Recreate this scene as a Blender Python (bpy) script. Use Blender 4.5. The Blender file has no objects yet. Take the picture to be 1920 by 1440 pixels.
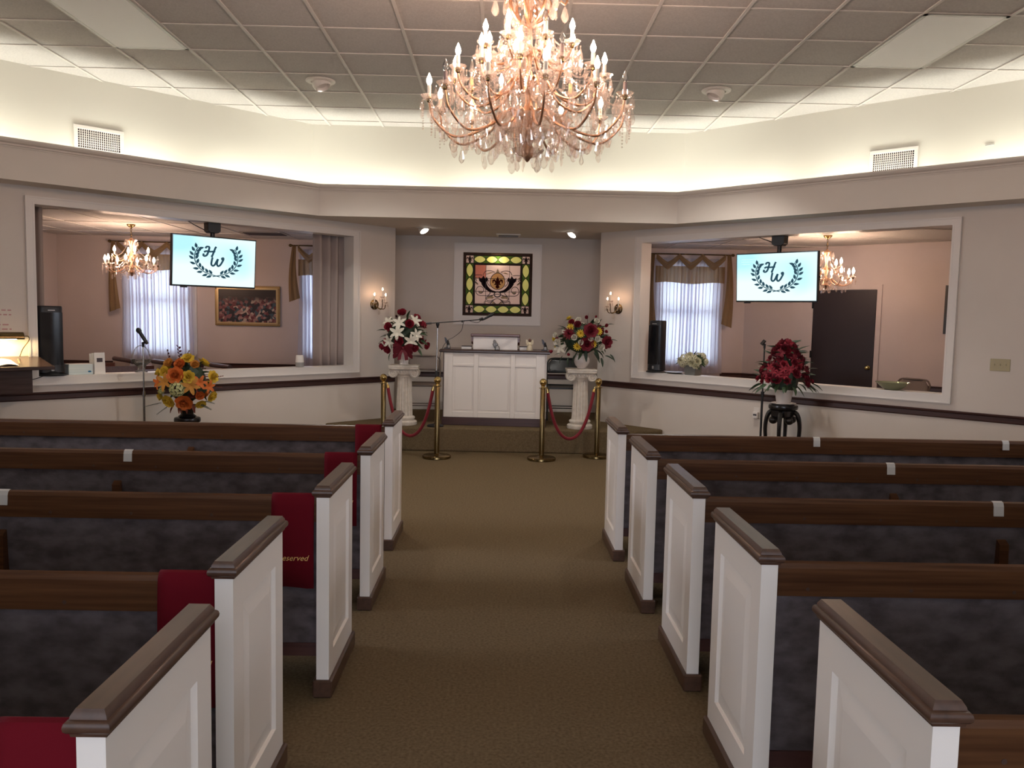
import bpy, bmesh, math, random
from math import sin, cos, pi, radians
from mathutils import Vector, Matrix

rnd = random.Random(7)
scene = bpy.context.scene
col = scene.collection

# ------------------------------------------------------------------ camera
cam_d = bpy.data.cameras.new('camera')
cam = bpy.data.objects.new('camera', cam_d)
col.objects.link(cam)
scene.camera = cam
cam_d.sensor_fit = 'HORIZONTAL'
cam_d.sensor_width = 36.0
cam_d.lens = 1547.73 / 1920 * 36.0
cam_d.clip_start = 0.05
cam_d.clip_end = 200
_y, _p, _r = radians(0.8697), radians(4.6884), radians(1.2022)
_f = Vector((sin(_y) * cos(_p), cos(_y) * cos(_p), -sin(_p)))
_rt = Vector((cos(_y), -sin(_y), 0))
_up = _rt.cross(_f)
_R = cos(_r) * _rt + sin(_r) * _up
_U = -sin(_r) * _rt + cos(_r) * _up
cam.matrix_world = Matrix(((_R.x, _U.x, -_f.x, 0), (_R.y, _U.y, -_f.y, 0), (_R.z, _U.z, -_f.z, 1.6), (0, 0, 0, 1)))

# ------------------------------------------------------------------ world: bright overcast day outside
w = bpy.data.worlds.new('World')
scene.world = w
w.use_nodes = True
w.node_tree.nodes['Background'].inputs[0].default_value = (0.80, 0.88, 1.0, 1)
w.node_tree.nodes['Background'].inputs[1].default_value = 1.0

scene.view_settings.view_transform = 'Standard'
scene.view_settings.look = 'None'
scene.view_settings.gamma = 1
scene.view_settings.use_curve_mapping = False
scene.view_settings.exposure = 0.8
scene.cycles.transparent_max_bounces = 24
scene.cycles.max_bounces = 8
scene.cycles.sample_clamp_indirect = 6.0
scene.cycles.caustics_reflective = False
scene.cycles.caustics_refractive = False


def area(name, loc, target, sx, sy, power, color):
    d = bpy.data.lights.new(name, 'AREA')
    d.shape = 'RECTANGLE'
    d.size = sx
    d.size_y = sy
    d.energy = power
    d.color = color
    o = bpy.data.objects.new(name, d)
    col.objects.link(o)
    o.location = loc
    o.rotation_euler = (Vector(target) - Vector(loc)).to_track_quat('-Z', 'Y').to_euler()
    return o


S2 = 2 ** -0.5
ZC = 3.749       # chapel ceiling
ZS = 2.68        # soffit
CORN = [(-2.2, 9.72), (-5.25, 6.67), (-5.25, 2.37), (-2.2, -0.68), (2.1, -0.68), (5.15, 2.37), (5.15, 6.67), (2.1, 9.72)]

DAY = (0.72, 0.82, 1.0)
# daylight entering through the glazed entrance behind the pews and the side-room windows
area('entrance_daylight', (-0.05, -9.0, 1.7), (-0.05, 5, 1.2), 7.0, 3.0, 210, (0.84, 0.86, 1.0))
area('window_daylight_a', (-5.09, 12.95, 1.6), (-5.09, 10, 1.4), 1.1, 1.5, 19, DAY)
area('window_daylight_b', (-2.55, 12.95, 1.6), (-2.55, 10, 1.4), 1.1, 1.5, 19, DAY)
area('window_daylight_c', (2.83, 13.05, 1.6), (2.83, 10, 1.4), 1.1, 1.5, 19, DAY)
for _s in (-1, 1):      # unseen side windows, inferred and added to light the low walls
    area('side_window_daylight', (-0.05 + _s * 5.95, 4.55, 2.55), (-0.05 - _s * 4.0, 6.2, 0.3), 2.2, 1.3, 150 if _s < 0 else 95, (0.88, 0.87, 1.0))
# fluorescent tubes lying in the cove, behind the fascia of each side of the octagon
COVE = (1.0, 0.99, 0.88)
for k in range(8):
    a, b = Vector(CORN[k - 1]), Vector(CORN[k])
    mid, d = (a + b) / 2, (b - a).normalized()
    n = Vector((-0.05, 4.52)) - mid
    n.normalize()
    for t in (-1.42, 0.0, 1.42):
        p = mid + d * t + n * 0.19
        o = area('cove_tube_light', (p.x, p.y, 2.80), (p.x, p.y, 4), 1.15, 0.12, 4.6, COVE)
        o.rotation_euler = (pi, 0, math.atan2(d.y, d.x))

# ------------------------------------------------------------------ materials
MAT = {}


def mat(name, base, rough=0.5, metal=0.0, var=None, bump=None, spec=None, emit=None, sheen=0, coat=0):
    if name in MAT:
        return MAT[name]
    m = bpy.data.materials.new(name)
    m.use_nodes = True
    nt = m.node_tree
    b = nt.nodes['Principled BSDF']
    b.inputs['Base Color'].default_value = (*base, 1)
    b.inputs['Roughness'].default_value = rough
    b.inputs['Metallic'].default_value = metal
    if spec is not None:
        b.inputs['Specular IOR Level'].default_value = spec
    if sheen:
        b.inputs['Sheen Weight'].default_value = sheen
    if coat:
        b.inputs['Coat Weight'].default_value = coat
        b.inputs['Coat Roughness'].default_value = 0.15
    if emit:
        b.inputs['Emission Color'].default_value = (*emit[0], 1)
        b.inputs['Emission Strength'].default_value = emit[1]
    tc = nt.nodes.new('ShaderNodeTexCoord')
    if var:      # (scale xyz, second colour, contrast, detail)
        mp = nt.nodes.new('ShaderNodeMapping')
        mp.inputs['Scale'].default_value = var[0]
        nt.links.new(tc.outputs['Object'], mp.inputs['Vector'])
        nz = nt.nodes.new('ShaderNodeTexNoise')
        nz.inputs['Scale'].default_value = 1.0
        nz.inputs['Detail'].default_value = var[3] if len(var) > 3 else 4
        nt.links.new(mp.outputs[0], nz.inputs['Vector'])
        rp = nt.nodes.new('ShaderNodeValToRGB')
        c = var[2]
        rp.color_ramp.elements[0].position = 0.5 - c
        rp.color_ramp.elements[1].position = 0.5 + c
        rp.color_ramp.elements[0].color = (*base, 1)
        rp.color_ramp.elements[1].color = (*var[1], 1)
        nt.links.new(nz.outputs['Fac'], rp.inputs['Fac'])
        nt.links.new(rp.outputs['Color'], b.inputs['Base Color'])
    if bump:     # (scale, strength, distance)
        nz = nt.nodes.new('ShaderNodeTexNoise')
        nz.inputs['Scale'].default_value = bump[0]
        nz.inputs['Detail'].default_value = 5
        nt.links.new(tc.outputs['Object'], nz.inputs['Vector'])
        bp = nt.nodes.new('ShaderNodeBump')
        bp.inputs['Strength'].default_value = bump[1]
        bp.inputs['Distance'].default_value = bump[2]
        nt.links.new(nz.outputs['Fac'], bp.inputs['Height'])
        nt.links.new(bp.outputs['Normal'], b.inputs['Normal'])
    MAT[name] = m
    return m


def mat_mix(name, parts):
    """parts: list of (shader type, dict of inputs) blended with equal-chain factors (fac of the later one)"""
    m = bpy.data.materials.new(name)
    m.use_nodes = True
    nt = m.node_tree
    nt.nodes.clear()
    out = nt.nodes.new('ShaderNodeOutputMaterial')
    cur = None
    for typ, ins, fac in parts:
        s = nt.nodes.new(typ)
        for k, v in ins.items():
            s.inputs[k].default_value = v
        if cur is None:
            cur = s
        else:
            mx = nt.nodes.new('ShaderNodeMixShader')
            if fac == 'fresnel':
                fr = nt.nodes.new('ShaderNodeFresnel')
                fr.inputs['IOR'].default_value = 1.6
                nt.links.new(fr.outputs[0], mx.inputs[0])
            elif fac == 'facing':
                fr = nt.nodes.new('ShaderNodeLayerWeight')
                fr.inputs['Blend'].default_value = 0.28
                nt.links.new(fr.outputs['Facing'], mx.inputs[0])
            else:
                mx.inputs[0].default_value = fac
            nt.links.new(cur.outputs[0], mx.inputs[1])
            nt.links.new(s.outputs[0], mx.inputs[2])
            cur = mx
    nt.links.new(cur.outputs[0], out.inputs['Surface'])
    MAT[name] = m
    return m


mat('wall', (0.74, 0.675, 0.61), 0.75, var=((3, 3, 3), (0.71, 0.645, 0.58), 0.25), bump=(90, 0.06, 0.002))
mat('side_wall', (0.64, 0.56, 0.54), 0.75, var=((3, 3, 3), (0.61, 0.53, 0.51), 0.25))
mat('upper_wall', (0.70, 0.685, 0.615), 0.8)
mat('trim_white', (0.79, 0.745, 0.70), 0.4)
mat('paint_white', (0.80, 0.745, 0.69), 0.35, bump=(40, 0.03, 0.002))
mat('tile', (0.68, 0.65, 0.62), 0.95, var=((60, 60, 60), (0.58, 0.555, 0.53), 0.2), bump=(130, 0.5, 0.004))
mat('tbar', (0.72, 0.68, 0.64), 0.5)
mat('diffuser', (0.88, 0.88, 0.88), 0.35)
mat('metal_grey', (0.42, 0.41, 0.40), 0.4, 0.6)
mat('carpet', (0.130, 0.093, 0.050), 1.0, var=((75, 75, 75), (0.245, 0.180, 0.104), 0.26, 8), bump=(700, 0.7, 0.006), spec=0.1)
mat('rail_wood', (0.045, 0.018, 0.016), 0.35, var=((2, 40, 40), (0.075, 0.03, 0.024), 0.2))
mat('pew_wood', (0.048, 0.018, 0.007), 0.34, spec=0.25, var=((2.5, 60, 75), (0.098, 0.042, 0.017), 0.22, 8))
mat('cap_wood', (0.050, 0.024, 0.015), 0.33, var=((40, 3, 40), (0.095, 0.048, 0.030), 0.25, 6), spec=0.5)
mat('seat_wood', (0.055, 0.022, 0.02), 0.4, var=((3, 40, 40), (0.085, 0.035, 0.03), 0.2))
mat('pew_fabric', (0.050, 0.037, 0.039), 0.95, var=((12, 16, 20), (0.112, 0.092, 0.098), 0.16, 9), bump=(300, 0.3, 0.003), sheen=0.3)
mat('red_cloth', (0.115, 0.003, 0.009), 0.9, bump=(250, 0.25, 0.002), spec=0.15)
mat('red_velvet', (0.20, 0.006, 0.015), 0.85, sheen=0.2)
mat('gold_thread', (0.75, 0.45, 0.16), 0.4)
mat('tape', (0.45, 0.43, 0.39), 0.7)
mat('plug', (0.045, 0.02, 0.012), 0.5)
mat('brass', (0.50, 0.36, 0.14), 0.18, 1.0)
mat('brass_dark', (0.22, 0.155, 0.068), 0.25, 1.0)
mat('rose_brass', (0.50, 0.29, 0.18), 0.32, 0.9)
mat('black', (0.010, 0.010, 0.012), 0.4)
mat('black_gloss', (0.008, 0.008, 0.010), 0.15)
mat('black_lacquer', (0.012, 0.010, 0.010), 0.25)
mat('dark_metal', (0.03, 0.03, 0.032), 0.35, 0.7)
mat('chrome', (0.5, 0.48, 0.46), 0.2, 1.0)
mat('plaster', (0.74, 0.68, 0.60), 0.7, var=((25, 25, 25), (0.62, 0.55, 0.46), 0.2), bump=(60, 0.12, 0.002))
mat('ceramic', (0.76, 0.70, 0.66), 0.25)
mat('dark_top', (0.045, 0.026, 0.022), 0.25, var=((3, 40, 40), (0.085, 0.05, 0.042), 0.2))
mat('lectern_wood', (0.10, 0.035, 0.025), 0.3, var=((3, 40, 40), (0.16, 0.06, 0.045), 0.2))
mat('pewter', (0.27, 0.27, 0.28), 0.4, 0.6)
mat('bronze_dark', (0.035, 0.033, 0.036), 0.35, 0.6)
mat('cream', (0.72, 0.62, 0.44), 0.5)
mat('skin_brown', (0.10, 0.045, 0.03), 0.5)
mat('chair_tan', (0.21, 0.165, 0.14), 0.5)
mat('chair_black', (0.02, 0.022, 0.023), 0.3)
mat('gold_frame', (0.38, 0.26, 0.12), 0.35, 0.7)
mat('gold_light', (0.60, 0.47, 0.26), 0.35, 0.6)
mat('paper', (0.78, 0.75, 0.72), 0.7)
mat('ink_red', (0.55, 0.30, 0.30), 0.7)
mat('ink_dark', (0.06, 0.05, 0.06), 0.7)
mat('box_blue', (0.50, 0.60, 0.64), 0.6, var=((1, 1, 60), (0.62, 0.70, 0.73), 0.1))
mat('grey_fabric', (0.30, 0.29, 0.28), 0.9)
mat('pot_grey', (0.17, 0.17, 0.155), 0.5)
mat('ivory', (0.47, 0.41, 0.25), 0.4)
mat('door_dark', (0.020, 0.011, 0.013), 0.45)
mat('drape', (0.40, 0.33, 0.30), 0.9)
mat('lead', (0.035, 0.025, 0.03), 0.5)
mat('soil', (0.02, 0.02, 0.012), 0.9)
mat('candle', (0.85, 0.78, 0.68), 0.4)
mat('candle_dark', (0.22, 0.16, 0.15), 0.5)
mat('candle_amber', (0.75, 0.30, 0.10), 0.4)
for nm, c1, c2 in [('petal_red', (0.30, 0.008, 0.025), (0.18, 0.004, 0.015)), ('petal_dred', (0.13, 0.004, 0.014), (0.20, 0.008, 0.02)),
                   ('petal_white', (0.76, 0.72, 0.62), (0.66, 0.62, 0.50)), ('petal_yellow', (0.75, 0.55, 0.06), (0.65, 0.42, 0.03)),
                   ('petal_orange', (0.72, 0.20, 0.035), (0.60, 0.13, 0.02)), ('petal_amber', (0.68, 0.33, 0.06), (0.55, 0.24, 0.04)),
                   ('petal_green', (0.55, 0.55, 0.28), (0.42, 0.45, 0.2)), ('petal_cream', (0.70, 0.66, 0.45), (0.58, 0.55, 0.36)),
                   ('petal_brown', (0.16, 0.03, 0.015), (0.10, 0.02, 0.01)), ('petal_plum', (0.10, 0.02, 0.03), (0.06, 0.015, 0.02)),
                   ('ribbon_red', (0.17, 0.006, 0.018), (0.11, 0.004, 0.012))]:
    mat(nm, c1, 0.7, var=((25, 25, 25), c2, 0.2))
mat('leaf', (0.025, 0.055, 0.020), 0.55, var=((12, 12, 12), (0.045, 0.085, 0.035), 0.2))
mat('leaf_dark', (0.012, 0.028, 0.014), 0.55, var=((12, 12, 12), (0.025, 0.05, 0.025), 0.2))
mat('stem', (0.03, 0.05, 0.02), 0.7)

mat_mix('sheer', [('ShaderNodeBsdfTranslucent', {'Color': (0.78, 0.78, 0.88, 1)}, 0), ('ShaderNodeBsdfDiffuse', {'Color': (0.80, 0.78, 0.82, 1)}, 0.4), ('ShaderNodeBsdfTransparent', {'Color': (1, 1, 1, 1)}, 0.14)])
mat_mix('gold_sheer', [('ShaderNodeBsdfTranslucent', {'Color': (0.26, 0.17, 0.085, 1)}, 0), ('ShaderNodeBsdfDiffuse', {'Color': (0.40, 0.27, 0.14, 1)}, 0.5), ('ShaderNodeBsdfTransparent', {'Color': (1, 1, 1, 1)}, 0.05)])
mat_mix('window_glass', [('ShaderNodeBsdfTransparent', {'Color': (0.96, 0.98, 0.98, 1)}, 0), ('ShaderNodeBsdfGlossy', {'Roughness': 0.02}, 'fresnel')])
mat_mix('crystal', [('ShaderNodeBsdfTransparent', {'Color': (1.0, 0.985, 0.975, 1)}, 0), ('ShaderNodeBsdfTranslucent', {'Color': (1.0, 0.9, 0.84, 1)}, 0.09), ('ShaderNodeBsdfGlossy', {'Color': (1.0, 0.94, 0.90, 1), 'Roughness': 0.03}, 'facing')])
mat_mix('clear_glass', [('ShaderNodeBsdfTransparent', {'Color': (0.93, 0.93, 0.92, 1)}, 0), ('ShaderNodeBsdfDiffuse', {'Color': (0.7, 0.68, 0.66, 1)}, 0.12), ('ShaderNodeBsdfGlossy', {'Roughness': 0.05}, 'fresnel')])
mat_mix('bowl_glass', [('ShaderNodeBsdfTransparent', {'Color': (0.80, 0.82, 0.55, 1)}, 0), ('ShaderNodeBsdfDiffuse', {'Color': (0.50, 0.50, 0.30, 1)}, 0.6), ('ShaderNodeBsdfGlossy', {'Roughness': 0.08}, 'fresnel')])
for nm, c in [('glass_pink', (0.60, 0.50, 0.50)), ('glass_rose', (0.50, 0.28, 0.25)), ('glass_yellow', (0.62, 0.61, 0.36)), ('glass_green', (0.17, 0.24, 0.09)), ('glass_brown', (0.13, 0.095, 0.085)), ('glass_amber', (0.90, 0.74, 0.46)), ('glass_ruby', (0.16, 0.035, 0.03)), ('glass_dark', (0.06, 0.04, 0.05)), ('glass_cream', (0.66, 0.60, 0.46))]:
    mat_mix(nm, [('ShaderNodeBsdfTranslucent', {'Color': (*c, 1)}, 0), ('ShaderNodeBsdfDiffuse', {'Color': (*c, 1)}, 0.25)])
mat('bulb_lit', (1, 0.9, 0.8), 0.3, emit=((1.0, 0.70, 0.53), 90))
mat('bulb_high', (1, 0.9, 0.8), 0.3, emit=((1.0, 0.62, 0.45), 330))
mat('bulb_small', (1, 0.9, 0.8), 0.3, emit=((1.0, 0.66, 0.46), 112))
mat('bulb_sconce', (1, 0.9, 0.8), 0.3, emit=((1.0, 0.60, 0.36), 40))
mat('lamp_glow', (1, 0.9, 0.7), 0.3, emit=((1.0, 0.74, 0.36), 120))
mat('spot_glow', (1, 0.95, 0.9), 0.3, emit=((1.0, 0.92, 0.82), 6))


# ------------------------------------------------------------------ mesh helpers
class MB:
    def __init__(s):
        s.v, s.f = [], []

    def add(s, vs, fs):
        n = len(s.v)
        s.v += [tuple(p) for p in vs]
        s.f += [tuple(i + n for i in f) for f in fs]
        return s

    def merge(s, o, M=None):
        return s.add([tuple(M @ Vector(p)) for p in o.v] if M else o.v, o.f)

    def box(s, x0, x1, y0, y1, z0, z1):
        return s.add([(x0, y0, z0), (x1, y0, z0), (x1, y1, z0), (x0, y1, z0), (x0, y0, z1), (x1, y0, z1), (x1, y1, z1), (x0, y1, z1)],
                     [(0, 3, 2, 1), (4, 5, 6, 7), (0, 1, 5, 4), (1, 2, 6, 5), (2, 3, 7, 6), (3, 0, 4, 7)])

    def prism(s, poly, a, b, axis='z'):
        n = len(poly)
        def P(p, h):
            return {'z': (p[0], p[1], h), 'y': (p[0], h, p[1]), 'x': (h, p[0], p[1])}[axis]
        return s.add([P(p, a) for p in poly] + [P(p, b) for p in poly],
                     [tuple(range(n))[::-1], tuple(range(n, 2 * n))] + [(i, (i + 1) % n, n + (i + 1) % n, n + i) for i in range(n)])

    def tube(s, pts, r, n=8, cap=True, closed=False):
        pts = [Vector(p) for p in pts]
        m = len(pts)
        rr = r if isinstance(r, (list, tuple)) else [r] * m
        up = Vector((0, 0, 1))
        rings = []
        prev = None
        for i, p in enumerate(pts):
            if closed:
                t = pts[(i + 1) % m] - pts[i - 1]
            else:
                t = pts[min(i + 1, m - 1)] - pts[max(i - 1, 0)]
            t = t.normalized() if t.length > 1e-9 else Vector((0, 0, 1))
            if prev is None:
                a = t.cross(up)
                if a.length < 1e-3:
                    a = t.cross(Vector((1, 0, 0)))
            else:
                a = prev - t * prev.dot(t)
            a.normalize()
            prev = a
            b = t.cross(a)
            rings.append([p + (a * cos(2 * pi * k / n) + b * sin(2 * pi * k / n)) * rr[i] for k in range(n)])
        vs = [q for ring in rings for q in ring]
        fs = []
        for i in range(m if closed else m - 1):
            j = (i + 1) % m
            for k in range(n):
                fs.append((i * n + k, i * n + (k + 1) % n, j * n + (k + 1) % n, j * n + k))
        if cap and not closed:
            fs.append(tuple(range(n))[::-1])
            fs.append(tuple(range((m - 1) * n, m * n)))
        return s.add(vs, fs)

    def lathe(s, prof, n=24, c=(0, 0, 0), rf=None):
        vs, fs = [], []
        for (r, z) in prof:
            for k in range(n):
                a = 2 * pi * k / n
                q = max(r, 1e-4) * (rf(a, z) if rf else 1)
                vs.append((c[0] + q * cos(a), c[1] + q * sin(a), c[2] + z))
        for i in range(len(prof) - 1):
            for k in range(n):
                fs.append((i * n + k, i * n + (k + 1) % n, (i + 1) * n + (k + 1) % n, (i + 1) * n + k))
        fs.append(tuple(range(n))[::-1])
        fs.append(tuple(range((len(prof) - 1) * n, len(prof) * n)))
        return s.add(vs, fs)

    def ball(s, c, r, n=12, m=8, sc=(1, 1, 1)):
        vs, fs = [], []
        for i in range(m + 1):
            t = pi * i / m
            for k in range(n):
                a = 2 * pi * k / n
                rr = max(sin(t), 1e-4)
                vs.append((c[0] + r * sc[0] * rr * cos(a), c[1] + r * sc[1] * rr * sin(a), c[2] - r * sc[2] * cos(t)))
        for i in range(m):
            for k in range(n):
                fs.append((i * n + k, i * n + (k + 1) % n, (i + 1) * n + (k + 1) % n, (i + 1) * n + k))
        return s.add(vs, fs)

    def grid(s, fn, nu, nv):
        vs = [fn(i / nu, j / nv) for j in range(nv + 1) for i in range(nu + 1)]
        fs = [(j * (nu + 1) + i, j * (nu + 1) + i + 1, (j + 1) * (nu + 1) + i + 1, (j + 1) * (nu + 1) + i) for j in range(nv) for i in range(nu)]
        return s.add(vs, fs)


def box(*a):
    return MB().box(*a)


def link(o, parent=None, loc=(0, 0, 0), rot=(0, 0, 0), sc=None):
    col.objects.link(o)
    o.parent = parent
    o.location = loc
    o.rotation_euler = rot
    if sc:
        o.scale = sc if isinstance(sc, (tuple, list)) else (sc, sc, sc)
    return o


def mesh(name, mb, m, smooth=False, bevel=0, seg=1, weld=False):
    me = bpy.data.meshes.new(name)
    me.from_pydata(mb.v, [], mb.f)
    bm = bmesh.new()
    bm.from_mesh(me)
    if weld:
        bmesh.ops.remove_doubles(bm, verts=bm.verts, dist=1e-5)
    bmesh.ops.recalc_face_normals(bm, faces=bm.faces)
    if bevel:
        es = [e for e in bm.edges if len(e.link_faces) == 2 and e.calc_face_angle(0) > 0.5]
        bmesh.ops.bevel(bm, geom=es, offset=bevel, segments=seg, affect='EDGES', profile=0.5)
    bm.to_mesh(me)
    bm.free()
    me.materials.append(MAT[m] if isinstance(m, str) else m)
    if smooth:
        for p in me.polygons:
            p.use_smooth = True
        me.set_sharp_from_angle(angle=radians(38))
    return me


def obj(name, mb, m, parent=None, loc=(0, 0, 0), rot=(0, 0, 0), smooth=False, bevel=0, seg=1, weld=False):
    return link(bpy.data.objects.new(name, mesh(name, mb, m, smooth, bevel, seg, weld)), parent, loc, rot)


def inst(name, me, parent=None, loc=(0, 0, 0), rot=(0, 0, 0), sc=None):
    return link(bpy.data.objects.new(name, me), parent, loc, rot, sc)


def tag(o, label, cat, group=None):
    o['label'] = label
    o['category'] = cat
    if group:
        o['group'] = group
    return o


def thing(name, label, cat, loc=(0, 0, 0), rz=0, group=None):
    o = bpy.data.objects.new(name, None)
    o.empty_display_size = 0.1
    link(o, None, loc, (0, 0, rz))
    return tag(o, label, cat, group)


def struct(name, mb, m, loc=(0, 0, 0), rz=0, **k):
    o = obj(name, mb, m, None, loc, (0, 0, rz), **k)
    o['kind'] = 'structure'
    return o


def WL(x, y, z):      # left diagonal wall frame: x toward the alcove, y into the wall
    return (-2.2 + S2 * (x - y), 9.72 + S2 * (x + y), z)


def WR(x, y, z):      # right diagonal wall frame: x away from the alcove, y into the wall
    return (2.1 + S2 * (x + y), 9.72 + S2 * (y - x), z)


RL, RR = pi / 4, -pi / 4


def bez(p, n=12):
    """Catmull-Rom through the points p"""
    P = [Vector(q) for q in p]
    P = [2 * P[0] - P[1]] + P + [2 * P[-1] - P[-2]]
    out = []
    for i in range(1, len(P) - 2):
        for k in range(n):
            t = k / n
            a, b, c, d = P[i - 1], P[i], P[i + 1], P[i + 2]
            out.append(0.5 * (2 * b + (c - a) * t + (2 * a - 5 * b + 4 * c - d) * t * t + (3 * b - a - 3 * c + d) * t ** 3))
    out.append(P[-2])
    return out

# ================================================================== STRUCTURE
CEN = Vector((-0.05, 4.52))


def octo(d):
    k = (5.2 - d) / 5.2
    return [(CEN.x + (p[0] - CEN.x) * k, CEN.y + (p[1] - CEN.y) * k) for p in CORN]


def ringloft(prof):
    mb = MB()
    n = len(prof)
    vs, fs = [], []
    for (d, z) in prof:
        vs += [(p[0], p[1], z) for p in octo(d)]
    for i in range(n):
        j = (i + 1) % n
        for k in range(8):
            fs.append((i * 8 + k, i * 8 + (k + 1) % 8, j * 8 + (k + 1) % 8, j * 8 + k))
    return mb.add(vs, fs)


def clip(poly, region):
    """Sutherland-Hodgman against a convex region of either winding"""
    area2 = sum(region[i - 1][0] * region[i][1] - region[i][0] * region[i - 1][1] for i in range(len(region)))
    sg = 1 if area2 > 0 else -1
    out = poly
    for i in range(len(region)):
        a, b = region[i - 1], region[i]
        f = lambda p: sg * ((b[0] - a[0]) * (p[1] - a[1]) - (b[1] - a[1]) * (p[0] - a[0]))
        new = []
        for j in range(len(out)):
            p, q = out[j - 1], out[j]
            fp, fq = f(p), f(q)
            if (fp >= 0) != (fq >= 0):
                t = fp / (fp - fq)
                new.append((p[0] + (q[0] - p[0]) * t, p[1] + (q[1] - p[1]) * t))
            if fq >= 0:
                new.append(q)
        out = new
        if not out:
            return []
    return out


# ---- floor
struct('floor', MB().prism([(-7, -10), (7, -10), (7, 13.2), (-7, 13.2)], -0.15, 0.0), 'carpet')

# ---- diagonal walls with the big openings
T = 0.16


def diag_wall(sgn):
    # sgn=-1: left (local x from -4.31 to 1.2), +1: right (mirrored)
    X = (lambda a, b: (a, b)) if sgn < 0 else (lambda a, b: (-b, -a))
    mb = MB()
    for a, b, z0, z1 in [(-4.31, 1.2, 0, 0.95), (-4.31, -2.92, 0.95, 2.53), (0.56, 1.2, 0.95, 2.53), (-4.31, 1.2, 2.53, 2.70)]:
        mb.box(*X(a, b), 0, T, z0, z1)
    up = MB().box(*X(-4.31, 0.0), 0, T, 2.70, ZC)
    return mb, up


for sgn, base, rz, nm in ((-1, WL(0, 0, 0), RL, 'left'), (1, WR(0, 0, 0), RR, 'right')):
    lo, up = diag_wall(sgn)
    struct('wall_' + nm, lo, 'wall', base, rz)
    struct('wall_' + nm + '_upper', up, 'upper_wall', base, rz)
    m = (lambda a, b: (a, b)) if sgn < 0 else (lambda a, b: (-b, -a))
    # casing around the opening: boards with a stepped outer edge, and a deep sill lining
    cs = MB()
    for a, b, z0, z1 in [(-2.98, 0.64, 0.88, 0.955), (-2.98, 0.64, 2.525, 2.585), (-2.98, -2.915, 0.955, 2.525), (0.555, 0.64, 0.955, 2.525)]:
        cs.box(*m(a, b), -0.022, 0.0, z0, z1)
    for a, b, z0, z1 in [(-2.99, 0.65, 0.872, 0.885), (-2.99, 0.65, 2.58, 2.593), (-2.99, -2.975, 0.885, 2.58), (0.635, 0.65, 0.885, 2.58)]:
        cs.box(*m(a, b), -0.032, 0.0, z0, z1)
    for a, b, z0, z1 in [(-2.93, 0.57, 0.94, 0.957), (-2.93, 0.57, 2.523, 2.54), (-2.93, -2.913, 0.957, 2.523), (0.553, 0.57, 0.957, 2.523)]:
        cs.box(*m(a, b), -0.024, T + 0.02, z0, z1)
    struct('trim_opening_' + nm, cs, 'trim_white', base, rz)
    rail = MB().prism([(0, 0.735), (-0.012, 0.735), (-0.018, 0.745), (-0.018, 0.785), (-0.034, 0.795), (-0.036, 0.81), (0, 0.81)], *m(-4.31, 1.2), axis='x')
    struct('trim_chair_rail_' + nm, rail, 'rail_wood', base, rz)

# ---- centre upper wall, side and rear walls
struct('wall_center_upper', box(-2.2, 2.1, 9.72, 9.88, ZS + 0.02, ZC), 'upper_wall')
for nm, x0, x1 in (('left', -5.41, -5.25), ('right', 5.15, 5.31)):
    struct('wall_side_' + nm, MB().box(x0, x1, 2.3, 3.45, 0, ZC).box(x0, x1, 5.65, 6.75, 0, ZC).box(x0, x1, 3.45, 5.65, 0, 0.95).box(x0, x1, 3.45, 5.65, 2.4, ZC), 'wall')
    fr_ = MB()
    for a, b, z0, z1 in [(3.45, 3.52, 0.95, 2.4), (5.58, 5.65, 0.95, 2.4), (4.51, 4.59, 0.95, 2.4), (3.52, 4.51, 0.95, 1.02), (4.59, 5.58, 0.95, 1.02), (3.52, 4.51, 2.33, 2.4), (4.59, 5.58, 2.33, 2.4)]:
        fr_.box((x0 + x1) / 2 - 0.03, (x0 + x1) / 2 + 0.03, a, b, z0, z1)
    _w = struct('window_%d' % (5 if nm == 'left' else 6), fr_, 'trim_white')  # unseen window, added for the side daylight
    for a, b in ((3.52, 4.51), (4.59, 5.58)):
        obj('pane', box((x0 + x1) / 2 - 0.003, (x0 + x1) / 2 + 0.003, a, b, 1.02, 2.33), 'window_glass', _w)
for k, (a, b) in enumerate(((CORN[2], CORN[3]), (CORN[4], CORN[5]))):
    d = (Vector(b) - Vector(a)).normalized()
    n = Vector((d.y, -d.x)) * (1 if k == 0 else 1)
    if (Vector(a) - CEN).dot(n) < 0:
        n = -n
    pts = [Vector(a), Vector(b), Vector(b) + n * 0.15, Vector(a) + n * 0.15]
    struct('wall_rear_' + ('left', 'right')[k], MB().prism([tuple(p) for p in pts], 0, ZC), 'wall')
bw = MB()
for a, b, z0, z1 in [(-2.3, -2.0, 0, ZC), (1.9, 2.2, 0, ZC), (-2.0, 1.9, 2.6, ZC)]:
    bw.box(a, b, -0.84, -0.68, z0, z1)
struct('wall_back', bw, 'wall')

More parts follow.
